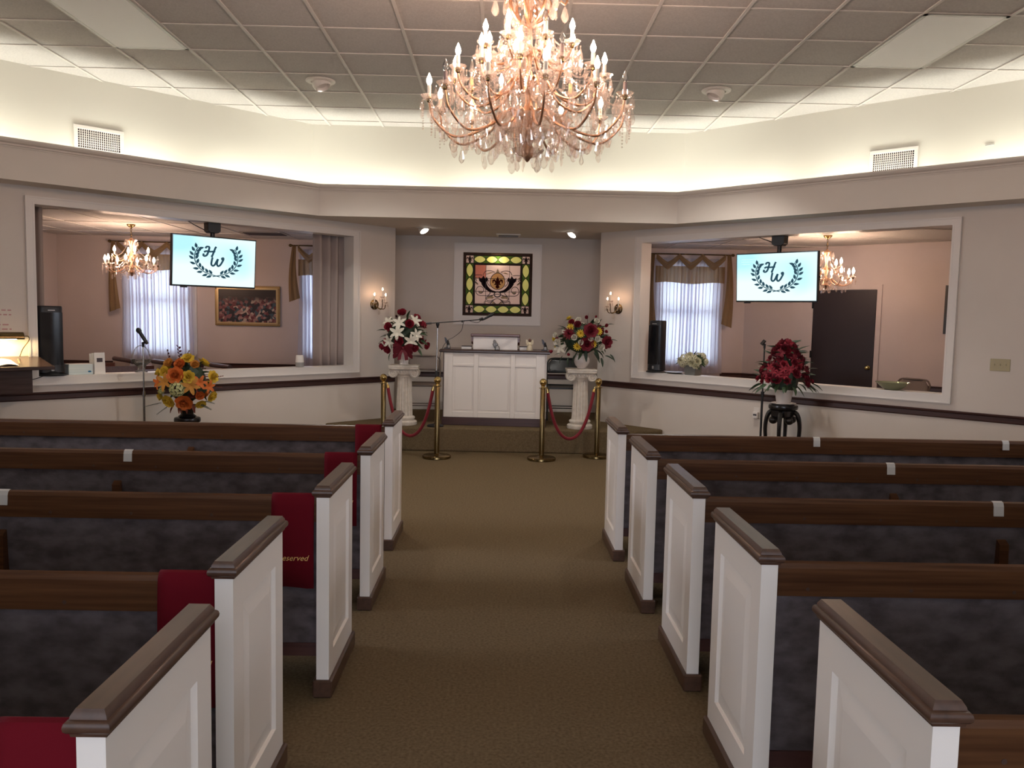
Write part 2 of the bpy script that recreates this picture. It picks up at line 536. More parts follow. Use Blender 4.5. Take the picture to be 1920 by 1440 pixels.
# ---- alcove
aw = MB()
for a, b, z0, z1 in [(-1.75, -0.533, 0, 2.72), (0.424, 1.65, 0, 2.72), (-0.533, 0.424, 0, 1.60), (-0.533, 0.424, 2.466, 2.72)]:
    aw.box(a, b, 11.5, 11.62, z0, z1)
struct('wall_alcove_back', aw, 'wall')
struct('wall_alcove_left', MB().prism([(-1.351, 10.569), (-1.56, 11.5), (-1.70, 11.5), (-1.464, 10.682)], 0, 2.70), 'wall')
struct('wall_alcove_right', MB().prism([(1.251, 10.569), (1.46, 11.5), (1.60, 11.5), (1.364, 10.682)], 0, 2.70), 'wall')
struct('trim_chair_rail_alcove', MB().prism([(11.5, 0.735), (11.482, 0.745), (11.482, 0.785), (11.465, 0.80), (11.465, 0.81), (11.5, 0.81)], -1.555, 1.455, axis='x'), 'rail_wood')
struct('ceiling_alcove', MB().prism([(-2.2, 9.72), (2.1, 9.72), (1.65, 11.62), (-1.75, 11.62)], ZS, ZS + 0.04), 'wall')

# ---- cove: soffit shelf, fascia and crown running round the octagon
struct('ceiling_soffit', ringloft([(0.0, ZS), (0.34, ZS), (0.34, ZS + 0.03), (0.0, ZS + 0.03)]), 'wall')
struct('wall_fascia', ringloft([(0.315, ZS - 0.005), (0.345, ZS - 0.005), (0.345, 2.975), (0.315, 2.975)]), 'wall')
struct('trim_crown', ringloft([(0.315, 2.945), (0.352, 2.945), (0.356, 2.957), (0.366, 2.962), (0.368, 2.974), (0.392, 2.985), (0.404, 3.002), (0.404, 3.018), (0.31, 3.018)]), 'wall')

# ---- suspended ceiling: grid and one slab for each tile
OC = octo(0.0)
GX, GY, G = -3.833, 9.499, 0.61
grid = MB()
for k in range(-3, 16):
    x = GX + k * G
    c = clip([(x - 0.012, -2), (x + 0.012, -2), (x + 0.012, 11), (x - 0.012, 11)], OC)
    if len(c) > 2:
        grid.prism(c, ZC - 0.012, ZC - 0.004)
for k in range(-1, 18):
    y = GY - k * G
    c = clip([(-7, y - 0.010), (7, y - 0.010), (7, y + 0.010), (-7, y + 0.010)], OC)
    if len(c) > 2:
        grid.prism(c, ZC - 0.010, ZC - 0.004)
ceil = struct('ceiling', grid, 'tbar')
obj('backing', MB().prism([(-7, -3), (7, -3), (7, 13), (-7, 13)], ZC + 0.05, ZC + 0.12), 'tile', ceil)
full = mesh('tile', box(-0.301, 0.301, -0.301, 0.301, -0.006, 0.012), 'tile')
TROF = {(1, 5), (1, 6), (11, 5), (11, 6)}
for k in range(-3, 15):
    for r in range(0, 18):
        x0, y1 = GX + k * G, GY - (r - 1) * G
        sq = [(x0 + 0.004, y1 - G + 0.004), (x0 + G - 0.004, y1 - G + 0.004), (x0 + G - 0.004, y1 - 0.004), (x0 + 0.004, y1 - 0.004)]
        c = clip(sq, OC)
        if len(c) < 3 or (k, r) in TROF:
            continue
        if len(c) == 4 and all(p in sq for p in c):
            inst('tile', full, ceil, (x0 + G / 2, y1 - G / 2, ZC + 0.004))
        else:
            obj('tile', MB().prism([(p[0], p[1]) for p in c], ZC - 0.002, ZC + 0.016), 'tile', ceil)

# ---- side rooms
struct('wall_family_back', (lambda mb: mb)(MB().box(-6.75, -5.56, 12.45, 12.6, 0, 2.72).box(-4.6, -2.95, 12.45, 12.6, 0, 2.72).box(-2.12, -1.6, 12.45, 12.6, 0, 2.72)
       .box(-5.56, -4.6, 12.45, 12.6, 0, 0.93).box(-5.56, -4.6, 12.45, 12.6, 2.42, 2.72).box(-2.95, -2.12, 12.45, 12.6, 0, 0.93).box(-2.95, -2.12, 12.45, 12.6, 2.42, 2.72)), 'side_wall')
struct('wall_family_left', box(-6.75, -6.6, 6.2, 12.45, 0, 2.72), 'side_wall')
struct('wall_family_near', box(-6.75, -5.41, 6.08, 6.2, 0, 2.72), 'side_wall')
struct('wall_family_right', box(-1.75, -1.71, 10.7, 12.45, 0, 2.72), 'side_wall')
struct('wall_music_back', MB().box(1.6, 2.36, 12.55, 12.7, 0, 2.72).box(3.3, 3.8, 12.55, 12.7, 0, 2.72).box(2.36, 3.3, 12.55, 12.7, 0, 0.93).box(2.36, 3.3, 12.55, 12.7, 2.42, 2.72), 'side_wall')
struct('wall_music_diagonal', MB().prism([(3.70, 12.55), (6.32, 9.93), (6.43, 10.04), (3.81, 12.66)], 0, 2.72), 'side_wall')
struct('wall_music_right', box(6.3, 6.45, 6.2, 9.97, 0, 2.72), 'side_wall')
struct('wall_music_near', box(5.31, 6.45, 6.08, 6.2, 0, 2.72), 'side_wall')
struct('wall_music_left', box(1.61, 1.65, 10.7, 12.55, 0, 2.72), 'side_wall')
PLC = [(-6.6, 12.45), (-6.6, 6.2), (-5.95, 6.2), (-1.47, 10.68), (-1.71, 12.45)]
PRC = [(1.37, 10.68), (5.85, 6.2), (6.3, 6.2), (6.3, 9.95), (3.7, 12.55), (1.61, 12.55)]
for nm, poly, extra in (('family', PLC, [(-6.75, 12.5), (-6.75, 6.08), (-5.37, 6.08), (-5.37, 6.78), (-1.47, 10.68), (-1.71, 12.5)]), ('music', PRC, [(1.37, 10.68), (5.27, 6.78), (5.27, 6.08), (6.4, 6.08), (6.4, 10.0), (3.75, 12.6), (1.61, 12.6)])):
    o = struct('ceiling_' + nm, MB().prism(extra, 2.67, 2.72), 'tile')
    g = MB()
    for k in range(-12, 12):
        x = GX + k * 0.61 + 0.2
        c = clip([(x - 0.012, 4), (x + 0.012, 4), (x + 0.012, 13), (x - 0.012, 13)], poly)
        if len(c) > 2:
            g.prism(c, 2.664, 2.671)
    for k in range(8):
        y = 5.6 + k * 1.22
        c = clip([(-7, y - 0.012), (7, y - 0.012), (7, y + 0.012), (-7, y + 0.012)], poly)
        if len(c) > 2:
            g.prism(c, 2.664, 2.671)
    obj('grid_bar', g, 'tbar', o)
# chair rails in the side rooms (broken where the sheers and the door stand)
RP = [(0, 0.735), (-0.018, 0.745), (-0.018, 0.785), (-0.034, 0.80), (-0.034, 0.81), (0, 0.81)]
for i, (x0, x1, y) in enumerate(((-6.6, -5.6, 12.45), (-4.56, -3.0, 12.45), (-2.08, -1.75, 12.45), (1.65, 2.3, 12.55), (3.36, 3.7, 12.55))):
    struct('trim_side_rail_%d' % (i + 1), MB().prism([(y + p[0], p[1]) for p in RP], x0, x1, axis='x'), 'rail_wood')
for i, (a, b) in enumerate(((0.0, 1.02), (2.03, 3.7))):
    struct('trim_side_rail_%d' % (i + 6), MB().prism(RP, a, b, axis='x'), 'rail_wood', (3.70, 12.55, 0), -pi / 4)

# windows: frame, meeting rail, panes, inner sill
for i, (x0, x1, y) in enumerate(((-5.56, -4.6, 12.45), (-2.95, -2.12, 12.45), (2.36, 3.3, 12.55))):
    fr = MB()
    for a, b, z0, z1 in [(x0, x0 + 0.06, 0.93, 2.42), (x1 - 0.06, x1, 0.93, 2.42), (x0 + 0.06, x1 - 0.06, 0.93, 0.99), (x0 + 0.06, x1 - 0.06, 2.36, 2.42), (x0 + 0.06, x1 - 0.06, 1.70, 1.76)]:
        fr.box(a, b, y + 0.06, y + 0.11, z0, z1)
    o = struct('window_%d' % (i + 1), fr, 'trim_white')
    for z0, z1 in ((0.99, 1.70), (1.76, 2.36)):
        obj('pane', box(x0 + 0.06, x1 - 0.06, y + 0.08, y + 0.086, z0, z1), 'window_glass', o)
    obj('window_sill', box(x0 - 0.05, x1 + 0.05, y - 0.05, y + 0.06, 0.90, 0.93), 'trim_white', o)
    cas = MB()
    for a, b, z0, z1 in [(x0 - 0.06, x0, 0.93, 2.48), (x1, x1 + 0.06, 0.93, 2.48), (x0, x1, 2.42, 2.48)]:
        cas.box(a, b, y - 0.015, y + 0.001, z0, z1)
    obj('window_casing', cas, 'trim_white', o)

# door in the music room's diagonal wall
dr = struct('door_1', box(1.09, 1.96, -0.03, 0.0, 0.01, 2.06), 'door_dark', (3.70, 12.55, 0), -pi / 4)
dc = MB()
for a, b, z0, z1 in [(1.02, 1.085, 0, 2.065), (1.965, 2.03, 0, 2.065), (1.02, 2.03, 2.065, 2.13)]:
    dc.box(a, b, -0.02, 0.0, z0, z1)
obj('door_casing', dc, 'side_wall', dr)
kn = MB().lathe([(0.0, 0), (0.03, 0), (0.03, 0.006), (0.011, 0.01), (0.011, 0.03), (0.024, 0.036), (0.028, 0.05), (0.02, 0.062), (0, 0.064)], 16)
obj('door_knob', kn, 'brass', dr, (1.90, -0.03, 1.0), (pi / 2, 0, 0), smooth=True)
for z in (1.80, 1.10, 0.3):
    obj('hinge', box(1.075, 1.10, -0.042, -0.028, z, z + 0.10), 'dark_metal', dr)

# ---- carpeted platform
pl = MB().prism([(-2.08, 9.838), (-1.95, 9.74), (-1.70, 9.66), (-1.2, 9.62), (1.2, 9.60), (1.62, 9.645), (1.86, 9.735), (1.98, 9.838), (1.251, 10.567), (1.455, 11.495), (-1.555, 11.495), (-1.351, 10.567)], 0.0, 0.28)
_o = obj('floor_platform', pl, 'carpet', bevel=0.018, seg=2)
_o['kind'] = 'structure'

# ================================================================== PEWS
def loftbox(levels, hl, cx=0, cy=0):
    """stacked rectangles: levels [(z, half width, inset of the ends)], hl half length along y"""
    mb = MB()
    vs, fs = [], []
    for z, hw, ins in levels:
        vs += [(cx - hw, cy - hl + ins, z), (cx + hw, cy - hl + ins, z), (cx + hw, cy + hl - ins, z), (cx - hw, cy + hl - ins, z)]
    n = len(levels)
    for i in range(n - 1):
        for k in range(4):
            fs.append((i * 4 + k, i * 4 + (k + 1) % 4, (i + 1) * 4 + (k + 1) % 4, (i + 1) * 4 + k))
    fs += [(3, 2, 1, 0), tuple(range((n - 1) * 4, n * 4))]
    return mb.add(vs, fs)


PEWMESH = {}


def pew_parts(sg, L, length):
    """sg=+1: the pew runs toward +x from its aisle end. Local origin: aisle face of the end panel, its rear edge, floor."""
    key = (sg, round(L, 3), length)
    if key in PEWMESH:
        return PEWMESH[key]
    th = 0.052
    X = lambda x: x * sg
    P = {}
    # end panel with a recessed field on the aisle face
    ep = MB()
    a0, a1, z0, z1 = 0.0, L, 0.0, 0.852
    m0, m1, mz0, mz1 = 0.09, L - 0.09, 0.175, 0.745
    bw, dp = 0.045, 0.011
    vs = [(0, a0, z0), (0, a1, z0), (0, a1, z1), (0, a0, z1),
          (0, m0, mz0), (0, m1, mz0), (0, m1, mz1), (0, m0, mz1),
          (dp, m0 + 0.014, mz0 + 0.006), (dp, m1 - 0.014, mz0 + 0.006), (dp, m1 - 0.014, mz1 - 0.006), (dp, m0 + 0.014, mz1 - 0.006),
          (0.003, m0 + bw + 0.02, mz0 + bw + 0.02), (0.003, m1 - bw - 0.02, mz0 + bw + 0.02), (0.003, m1 - bw - 0.02, mz1 - bw - 0.02), (0.003, m0 + bw + 0.02, mz1 - bw - 0.02),
          (th, a0, z0), (th, a1, z0), (th, a1, z1), (th, a0, z1)]
    fs = []
    for o in (0, 4, 8):
        for k in range(4):
            fs.append((o + k, o + (k + 1) % 4, o + 4 + (k + 1) % 4, o + 4 + k))
    fs += [(12, 13, 14, 15), (16, 17, 18, 19)] + [(k, (k + 1) % 4, 16 + (k + 1) % 4, 16 + k) for k in range(4)]
    ep.add([(X(v[0]), v[1], v[2]) for v in vs], fs)
    P['end_panel'] = mesh('end_panel', ep, 'paint_white')
    P['end_cap'] = mesh('end_cap', loftbox([(0.846, 0.032, 0.010), (0.8525, 0.033, 0.009), (0.854, 0.037, 0.005), (0.859, 0.041, 0.001), (0.866, 0.042, 0.0), (0.873, 0.040, 0.002), (0.877, 0.036, 0.006), (0.878, 0.033, 0.009), (0.884, 0.032, 0.010), (0.892, 0.027, 0.015), (0.894, 0.026, 0.016), (0.895, 0.0255, 0.0165)], L / 2 + 0.018, X(th / 2), L / 2), 'cap_wood', smooth=True)
    P['plinth'] = mesh('plinth', box(min(X(-0.014), X(th + 0.014)), max(X(-0.014), X(th + 0.014)), -0.014, L + 0.014, 0, 0.075), 'cap_wood', bevel=0.006)
    x0, x1 = sorted((X(th), X(length)))
    # back, seat
    P['back_rail'] = mesh('back_rail', MB().prism([(0.030, 0.735), (0.062, 0.735), (0.066, 0.815), (0.060, 0.838), (0.046, 0.845), (0.034, 0.840), (0.028, 0.825)], x0, x1, axis='x'), 'pew_wood')
    P['back_panel'] = mesh('back_panel', MB().prism([(0.044, 0.735), (0.060, 0.735), (0.090, 0.20), (0.070, 0.20)], x0, x1, axis='x'), 'pew_fabric')
    P['seat'] = mesh('seat', MB().prism([(0.09, 0.40), (0.10, 0.44), (L - 0.06, 0.455), (L - 0.045, 0.44), (L - 0.05, 0.41)], x0, x1, axis='x'), 'seat_wood', smooth=True)
    P['seat_apron'] = mesh('seat_apron', box(x0, x1, L - 0.10, L - 0.08, 0.30, 0.42), 'seat_wood')
    P['bottom_rail'] = mesh('bottom_rail', box(x0, x1, 0.062, 0.092, 0.15, 0.205), 'seat_wood')
    xs = sorted((X(1.36 - 0.02), X(1.36 + 0.02)))
    P['support'] = mesh('support', MB().prism([(0.02, 0.66), (0.058, 0.685), (0.07, 0.685), (L - 0.1, 0.40), (L - 0.12, 0.0), (0.0, 0.0)], *xs, axis='x'), 'pew_wood')
    P['plug'] = mesh('plug', MB().lathe([(0.006, 0), (0.006, 0.003)], 8), 'plug')
    PEWMESH[key] = P
    return P


def pew(name, label, x, y, sg, L, length, group, plugs=True):
    t = thing(name, label, 'pew', (x, y, 0), 0, group)
    P = pew_parts(sg, L, length)
    for k in ('end_panel', 'end_cap', 'plinth', 'back_rail', 'back_panel', 'seat', 'seat_apron', 'bottom_rail', 'support'):
        inst(k, P[k], t)
    if plugs:
        for i in range(8):
            xx = 0.16 + i * 0.33
            if xx < length:
                inst('plug', P['plug'], t, (sg * xx, 0.0315, 0.758), (pi / 2, 0, 0))
    return t


ROWS = ['front row next to the platform', 'second row behind the front row', 'middle row of five', 'fourth row from the platform', 'last row, farthest from the platform']
LP = [(-0.685, 1.415), (-0.742, 2.29), (-0.687, 3.337), (-0.68, 4.36), (-0.71, 5.50)]
RPW = [(0.834, 1.495), (0.829, 2.51), (0.833, 3.445), (0.806, 4.38), (0.784, 5.34)]
CL = None
for i, (x, y) in enumerate(LP):
    lab = 'white-ended wooden pew with a red reserved cloth, ' + ROWS[4 - i]
    pew('pew', lab, x, y, -1, 0.53, 4.3 if y > 2 else 3.6, 'pews with red cloths')
for i, (x, y) in enumerate(RPW):
    lab = 'white-ended wooden pew without a cloth, ' + ROWS[4 - i]
    pew('pew', lab, x, y, 1, 0.555, 4.1 if y > 2 else 3.5, 'pews without cloths')


def text_mesh(s, size, m, shear=0.0, ext=0.0004):
    cu = bpy.data.curves.new('lettering', 'FONT')
    cu.body = s
    cu.size = size
    cu.shear = shear
    cu.extrude = ext
    cu.align_x = 'CENTER'
    cu.resolution_u = 3
    o = bpy.data.objects.new('tmp', cu)
    me = bpy.data.meshes.new_from_object(o)
    bpy.data.objects.remove(o)
    bpy.data.curves.remove(cu)
    me.name = 'lettering'
    me.materials.clear()
    me.materials.append(MAT[m])
    return me


# red reserved cloths folded over the back rails
RES = text_mesh('Reserved', 0.034, 'gold_thread', 0.35)
cl = MB()
prof = [(0.020, 0.46), (0.018, 0.60), (0.021, 0.74), (0.023, 0.80), (0.027, 0.835), (0.036, 0.849), (0.048, 0.853), (0.064, 0.846), (0.071, 0.82), (0.071, 0.74), (0.068, 0.60)]
for i in range(len(prof) - 1):
    pass
path = [(0, a, b) for a, b in prof]
nseg = len(prof)
vs, fs = [], []
for j in range(7):
    u = j / 6
    for k, (a, b) in enumerate(prof):
        wv = 0.003 * sin(u * 9 + b * 8) * (1 if b < 0.8 else 0.2)
        vs.append((-0.0875 + 0.175 * u, a - abs(wv), b + (0.004 * sin(u * 5) if k == 0 else 0)))
for j in range(6):
    for k in range(nseg - 1):
        fs.append((j * nseg + k, (j + 1) * nseg + k, (j + 1) * nseg + k + 1, j * nseg + k + 1))
cl.add(vs, fs)
cme = mesh('reserved_cloth', cl, 'red_cloth', smooth=True)
for i, (x, y) in enumerate(LP):
    o = inst('reserved_cloth', cme, None, (-0.842 - (0.035 if i in (1, 4) else 0.0) + (0.03 if i == 0 else 0), y, 0.0))
    md = o.modifiers.new('thickness', 'SOLIDIFY')
    md.thickness = 0.002
    tag(o, 'red cloth with gold lettering hung over the pew back, ' + ROWS[4 - i], 'cloth', 'red reserved cloths')
    inst('lettering', RES, o, (0.0, 0.0135, 0.575), (pi / 2, 0, 0))

# strips of masking tape on the rails
tp = mesh('tape_strip', MB().prism([(0.0225, 0.785), (0.0265, 0.826), (0.033, 0.8425), (0.046, 0.8475), (0.060, 0.840), (0.060, 0.837), (0.046, 0.8445), (0.036, 0.8395), (0.0295, 0.824), (0.0255, 0.785)], -0.022, 0.022, axis='x'), 'tape')
for x, (px, y), lab in ((-1.976, LP[3], 'strip of pale tape over the rail of the second row, red cloth side'), (-2.03, LP[2], 'strip of pale tape over the rail of the middle row, red cloth side'),
                        (2.10, RPW[4], 'strip of pale tape on the front row rail, below the black plant stand'), (3.359, RPW[4], 'strip of pale tape on the front row rail, below the light switch'),
                        (2.138, RPW[3], 'strip of pale tape over the second row rail, side without cloths'), (2.161, RPW[2], 'strip of pale tape over the middle row rail, side without cloths')):
    tag(inst('tape_strip', tp, None, (x, y, 0)), lab, 'tape', 'tape strips on pew rails')

# ================================================================== PULPIT AND THINGS ON IT
pod = thing('pulpit', 'white panelled pulpit counter with a dark wooden top and base', 'pulpit', (-0.065, 9.86, 0.28), radians(-3.5))
W2 = 0.605
obj('body', box(-W2, W2, 0.0, 0.50, 0.095, 0.875), 'paint_white', pod)
obj('base', box(-W2 - 0.022, W2 + 0.022, -0.012, 0.52, 0.0, 0.098), 'rail_wood', pod, bevel=0.004)
for a, b in ((-W2, -0.50), (-0.245, -0.19), (0.195, 0.25), (0.50, W2)):
    obj('stile', box(a, b, -0.016, 0.0, 0.098, 0.875), 'paint_white', pod, bevel=0.003)
for z0, z1 in ((0.098, 0.165), (0.715, 0.745), (0.855, 0.875)):
    for a, b in ((-0.50, -0.245), (-0.19, 0.195), (0.25, 0.50)):
        obj('rail', box(a, b, -0.014, 0.0, z0, z1), 'paint_white', pod, bevel=0.003)
for a, b in ((-0.475, -0.265), (-0.168, 0.172), (0.272, 0.475)):
    obj('panel', box(a, b, -0.005, 0.0, 0.185, 0.695), 'paint_white', pod, bevel=0.004)
obj('end_board', box(-W2 - 0.012, -W2, 0.0, 0.05, 0.098, 0.875), 'rail_wood', pod)
obj('end_board', box(W2, W2 + 0.02, 0.02, 0.06, 0.098, 0.875), 'paint_white', pod)
obj('top', loftbox([(0.875, 0.655, 0.01), (0.885, 0.662, 0.0), (0.900, 0.662, 0.0), (0.915, 0.650, 0.012)], 0.30, 0, 0.255), 'dark_top', pod, smooth=True)
# reading desk standing on the counter
lec = thing('lectern', 'small white tabletop lectern with a sloped reddish wood top', 'lectern', (-0.06, 10.02, 1.195), radians(-2))
obj('body', MB().prism([(0.0, 0.0), (0.34, 0.0), (0.34, 0.10), (0.0, 0.155)], -0.268, 0.268, axis='x'), 'paint_white', lec)
obj('desk_top', MB().prism([(-0.03, 0.155), (0.37, 0.088), (0.37, 0.118), (-0.03, 0.188)], -0.298, 0.298, axis='x'), 'lectern_wood', lec, bevel=0.006)
for s in (-1, 1):
    obj('side_lip', MB().prism([(0.0, 0.09), (0.05, 0.06), (0.36, 0.04), (0.36, 0.10), (0.0, 0.16)], *sorted((s * 0.27, s * 0.292)), axis='x'), 'lectern_wood', lec)
# papers and books flat beside the lectern
bk = tag(obj('book', box(-0.06, 0.06, -0.09, 0.09, 0, 0.028), 'paper', None, (-0.41, 10.12, 1.195), bevel=0.002), 'pale closed book lying on the pulpit beside the mic cable', 'book')
obj('book_cover', box(-0.063, 0.063, -0.093, 0.093, 0.028, 0.033), 'ink_dark', bk)
bk = tag(obj('book', box(-0.05, 0.05, -0.09, 0.09, 0, 0.035), 'paper', None, (0.285, 10.10, 1.195), bevel=0.002), 'pale book lying on the pulpit behind the angel figurine', 'book')
obj('book_cover', box(-0.053, 0.053, -0.093, 0.093, 0.035, 0.04), 'ink_dark', bk)

# praying hands
ph = MB()
for s in (-1, 1):
    M = Matrix.Rotation(radians(-14), 4, 'Y')
    hand = MB()
    hand.tube([(s * 0.010, 0, 0.03), (s * 0.012, 0, 0.055), (s * 0.011, 0, 0.08)], [0.016, 0.019, 0.016], 8)
    for q, (dx, ln) in enumerate(((-0.016, 0.040), (-0.006, 0.050), (0.005, 0.046), (0.015, 0.034))):
        hand.tube([(dx, s * 0.007, 0.07), (dx * 0.9, s * 0.006, 0.07 + ln * 0.6), (dx * 0.75, s * 0.004, 0.075 + ln)], [0.0068, 0.006, 0.004], 6)
    hand.tube([(-0.014, s * 0.009, 0.045), (-0.026, s * 0.007, 0.066), (-0.029, s * 0.004, 0.083)], [0.0075, 0.0065, 0.005], 6)
    hand.ball((0, s * 0.007, 0.055), 0.022, 8, 6, (1.0, 0.45, 1.25))
    ph.merge(hand, M)
ph.lathe([(0.030, 0.0), (0.033, 0.008), (0.028, 0.018), (0.025, 0.034), (0.020, 0.045)], 14, (0.008, 0, 0))
tag(obj('praying_hands_statuette', ph, 'pewter', None, (-0.043, 9.905, 1.195), (0, 0, radians(20)), smooth=True), 'small pewter praying hands statuette in front of the lectern', 'statuette')
# angel
an = thing('angel_figurine', 'small cream robed angel figurine with wings on the pulpit', 'figurine', (0.355, 9.96, 1.195))
obj('robe', MB().lathe([(0.036, 0), (0.038, 0.006), (0.030, 0.04), (0.022, 0.075), (0.020, 0.09), (0.008, 0.102)], 14), 'cream', an, smooth=True)
obj('head', MB().ball((0, -0.004, 0.117), 0.0165, 10, 8), 'skin_brown', an, smooth=True)
for s in (-1, 1):
    obj('wing', MB().prism([(s * 0.006, 0.085), (s * 0.03, 0.128), (s * 0.043, 0.125), (s * 0.046, 0.09), (s * 0.034, 0.055), (s * 0.012, 0.05)], 0.012, 0.018, axis='y'), 'cream', an)
    obj('arm', MB().tube([(s * 0.020, 0, 0.088), (s * 0.022, -0.012, 0.068), (s * 0.004, -0.026, 0.070)], [0.008, 0.007, 0.005], 6), 'cream', an, smooth=True)
obj('hair', MB().ball((0, 0.002, 0.121), 0.0175, 10, 8), 'petal_brown', an, smooth=True)


# dark bookend-like figurines
def dark_figurine(x, y, lab, rz):
    t = thing('dark_figurine', lab, 'figurine', (x, y, 1.195), rz)
    obj('plinth', loftbox([(0, 0.036, 0), (0.006, 0.038, 0), (0.012, 0.032, 0.004)], 0.032), 'bronze_dark', t)
    b = MB().tube(bez([(0.008, 0, 0.01), (0.014, 0, 0.04), (0.004, 0, 0.075), (-0.012, 0, 0.10), (-0.016, 0, 0.118)], 5), [0.022, 0.022, 0.022, 0.021, 0.02, 0.02, 0.019, 0.019, 0.018, 0.018, 0.017, 0.016, 0.015, 0.014, 0.013, 0.012, 0.011, 0.011, 0.01, 0.009, 0.008], 8)
    obj('body', b, 'bronze_dark', t, smooth=True)
    obj('head', MB().ball((0.008, -0.004, 0.088), 0.0135, 8, 6), 'bronze_dark', t, smooth=True)
    for s in (-1, 1):
        obj('wing', MB().prism([(0.0, 0.05), (-0.026, 0.09), (-0.034, 0.138), (-0.018, 0.132), (0.004, 0.10), (0.012, 0.07)], s * 0.012 - 0.002, s * 0.012 + 0.002, axis='y'), 'bronze_dark', t)
    obj('drapery', MB().lathe([(0.028, 0), (0.026, 0.02), (0.016, 0.045), (0.006, 0.05)], 10, (0.014, 0, 0.008)), 'pewter', t, smooth=True)


dark_figurine(-0.640, 9.98, 'dark metal winged figurine on the pulpit end by the boom microphone', 0)
dark_figurine(0.530, 9.93, 'dark metal winged figurine on the pulpit end by the yellow and red bouquet', 0)

# ================================================================== COLUMNS, ROPES, STANDS, CHAIRS
def ionic_column(x, y, lab, h=0.715):
    t = thing('ionic_column', lab, 'column', (x, y, 0.28), 0, 'plaster columns beside the pulpit')
    obj('base', MB().lathe([(0.15, 0), (0.155, 0.01), (0.152, 0.04), (0.138, 0.052), (0.118, 0.058), (0.116, 0.066), (0.128, 0.074), (0.130, 0.090), (0.118, 0.102), (0.106, 0.108)], 28), 'plaster', t, smooth=True)
    obj('shaft', MB().lathe([(0.103, 0.105), (0.100, 0.12), (0.092, 0.35), (0.086, 0.56), (0.090, 0.575)], 96, rf=lambda a, z: 1 - 0.13 * max(0, 0.5 - abs(((a * 18 / (2 * pi)) % 1) - 0.5)) * 2), 'plaster', t, smooth=True)
    obj('neck', MB().lathe([(0.092, 0.57), (0.098, 0.578), (0.098, 0.588), (0.110, 0.60), (0.118, 0.62), (0.11, 0.64)], 24), 'plaster', t, smooth=True)
    cap = obj('capital', MB().prism([(-0.125, 0.612), (0.125, 0.612), (0.155, 0.665), (-0.155, 0.665)], -0.11, 0.11, axis='y'), 'plaster', t, bevel=0.01, seg=2)
    for sx in (-1, 1):
        for sy in (-1, 1):
            vol = MB()
            cx, cz = sx * 0.125, 0.618
            pts = []
            for k in range(34):
                a = pi / 2 + sx * -1 * k * 0.38
                r = 0.050 * (1 - k / 36)
                pts.append((cx + r * cos(a), sy * 0.118, cz + r * sin(a)))
            vol.tube(pts, [0.0095 * (1 - k / 60) for k in range(34)], 6)
            vol.prism([(cx + 0.052 * cos(2 * pi * k / 20), cz + 0.052 * sin(2 * pi * k / 20)) for k in range(20)], sy * 0.112, sy * 0.05, axis='y')
            obj('volute', vol, 'plaster', cap, smooth=True)
    eg = MB()
    for k in range(-2, 3):
        eg.ball((k * 0.032, -0.118, 0.640), 0.013, 8, 6, (0.8, 0.7, 1.2))
    obj('egg_moulding', eg, 'plaster', cap, smooth=True)
    obj('abacus', loftbox([(0.662, 0.165, 0.012), (0.672, 0.172, 0.004), (0.690, 0.172, 0.004), (0.698, 0.178, 0.0), (h, 0.178, 0.0)], 0.15), 'plaster', t, bevel=0.004)


ionic_column(-1.137, 9.87, 'cream plaster Ionic column carrying the red and white lily bouquet')
ionic_column(0.970, 9.82, 'cream plaster Ionic column carrying the red, white and yellow bouquet')

ST = {}


def stanchion(x, y, z, lab):
    t = thing('rope_stanchion', lab, 'stanchion', (x, y, z), 0, 'brass stanchions before the platform')
    h = 0.915 - z if z else 0.915
    parts = [('foot', [(0.158, 0), (0.162, 0.006), (0.160, 0.026), (0.150, 0.034), (0.10, 0.040), (0.045, 0.046), (0.03, 0.052)], 'brass_dark'),
             ('post', [(0.029, 0.048), (0.029, h - 0.105), (0.026, h - 0.10)], 'brass_dark'),
             ('collar', [(0.026, h - 0.112), (0.044, h - 0.110), (0.044, h - 0.103), (0.024, h - 0.100), (0.020, h - 0.085), (0.026, h - 0.078), (0.014, h - 0.07)], 'brass')]
    for n, pr, m in parts:
        obj(n, MB().lathe(pr, 28), m, t, smooth=True)
    obj('ball_finial', MB().ball((0, 0, h - 0.041), 0.041, 24, 16), 'brass', t, smooth=True)
    return t


SL = [(-0.69, 9.18, 0), (-1.325, 9.42, 0), (0.487, 9.17, 0), (1.135, 9.41, 0)]
for (x, y, z), lab in zip(SL, ('brass rope stanchion by the pulpit, below the boom microphone stand', 'brass rope stanchion between the red and white lily column and pew', 'brass rope stanchion by the pulpit end with the angel figurine', 'brass rope stanchion before the red, white and yellow bouquet column')):
    stanchion(x, y, z, lab)


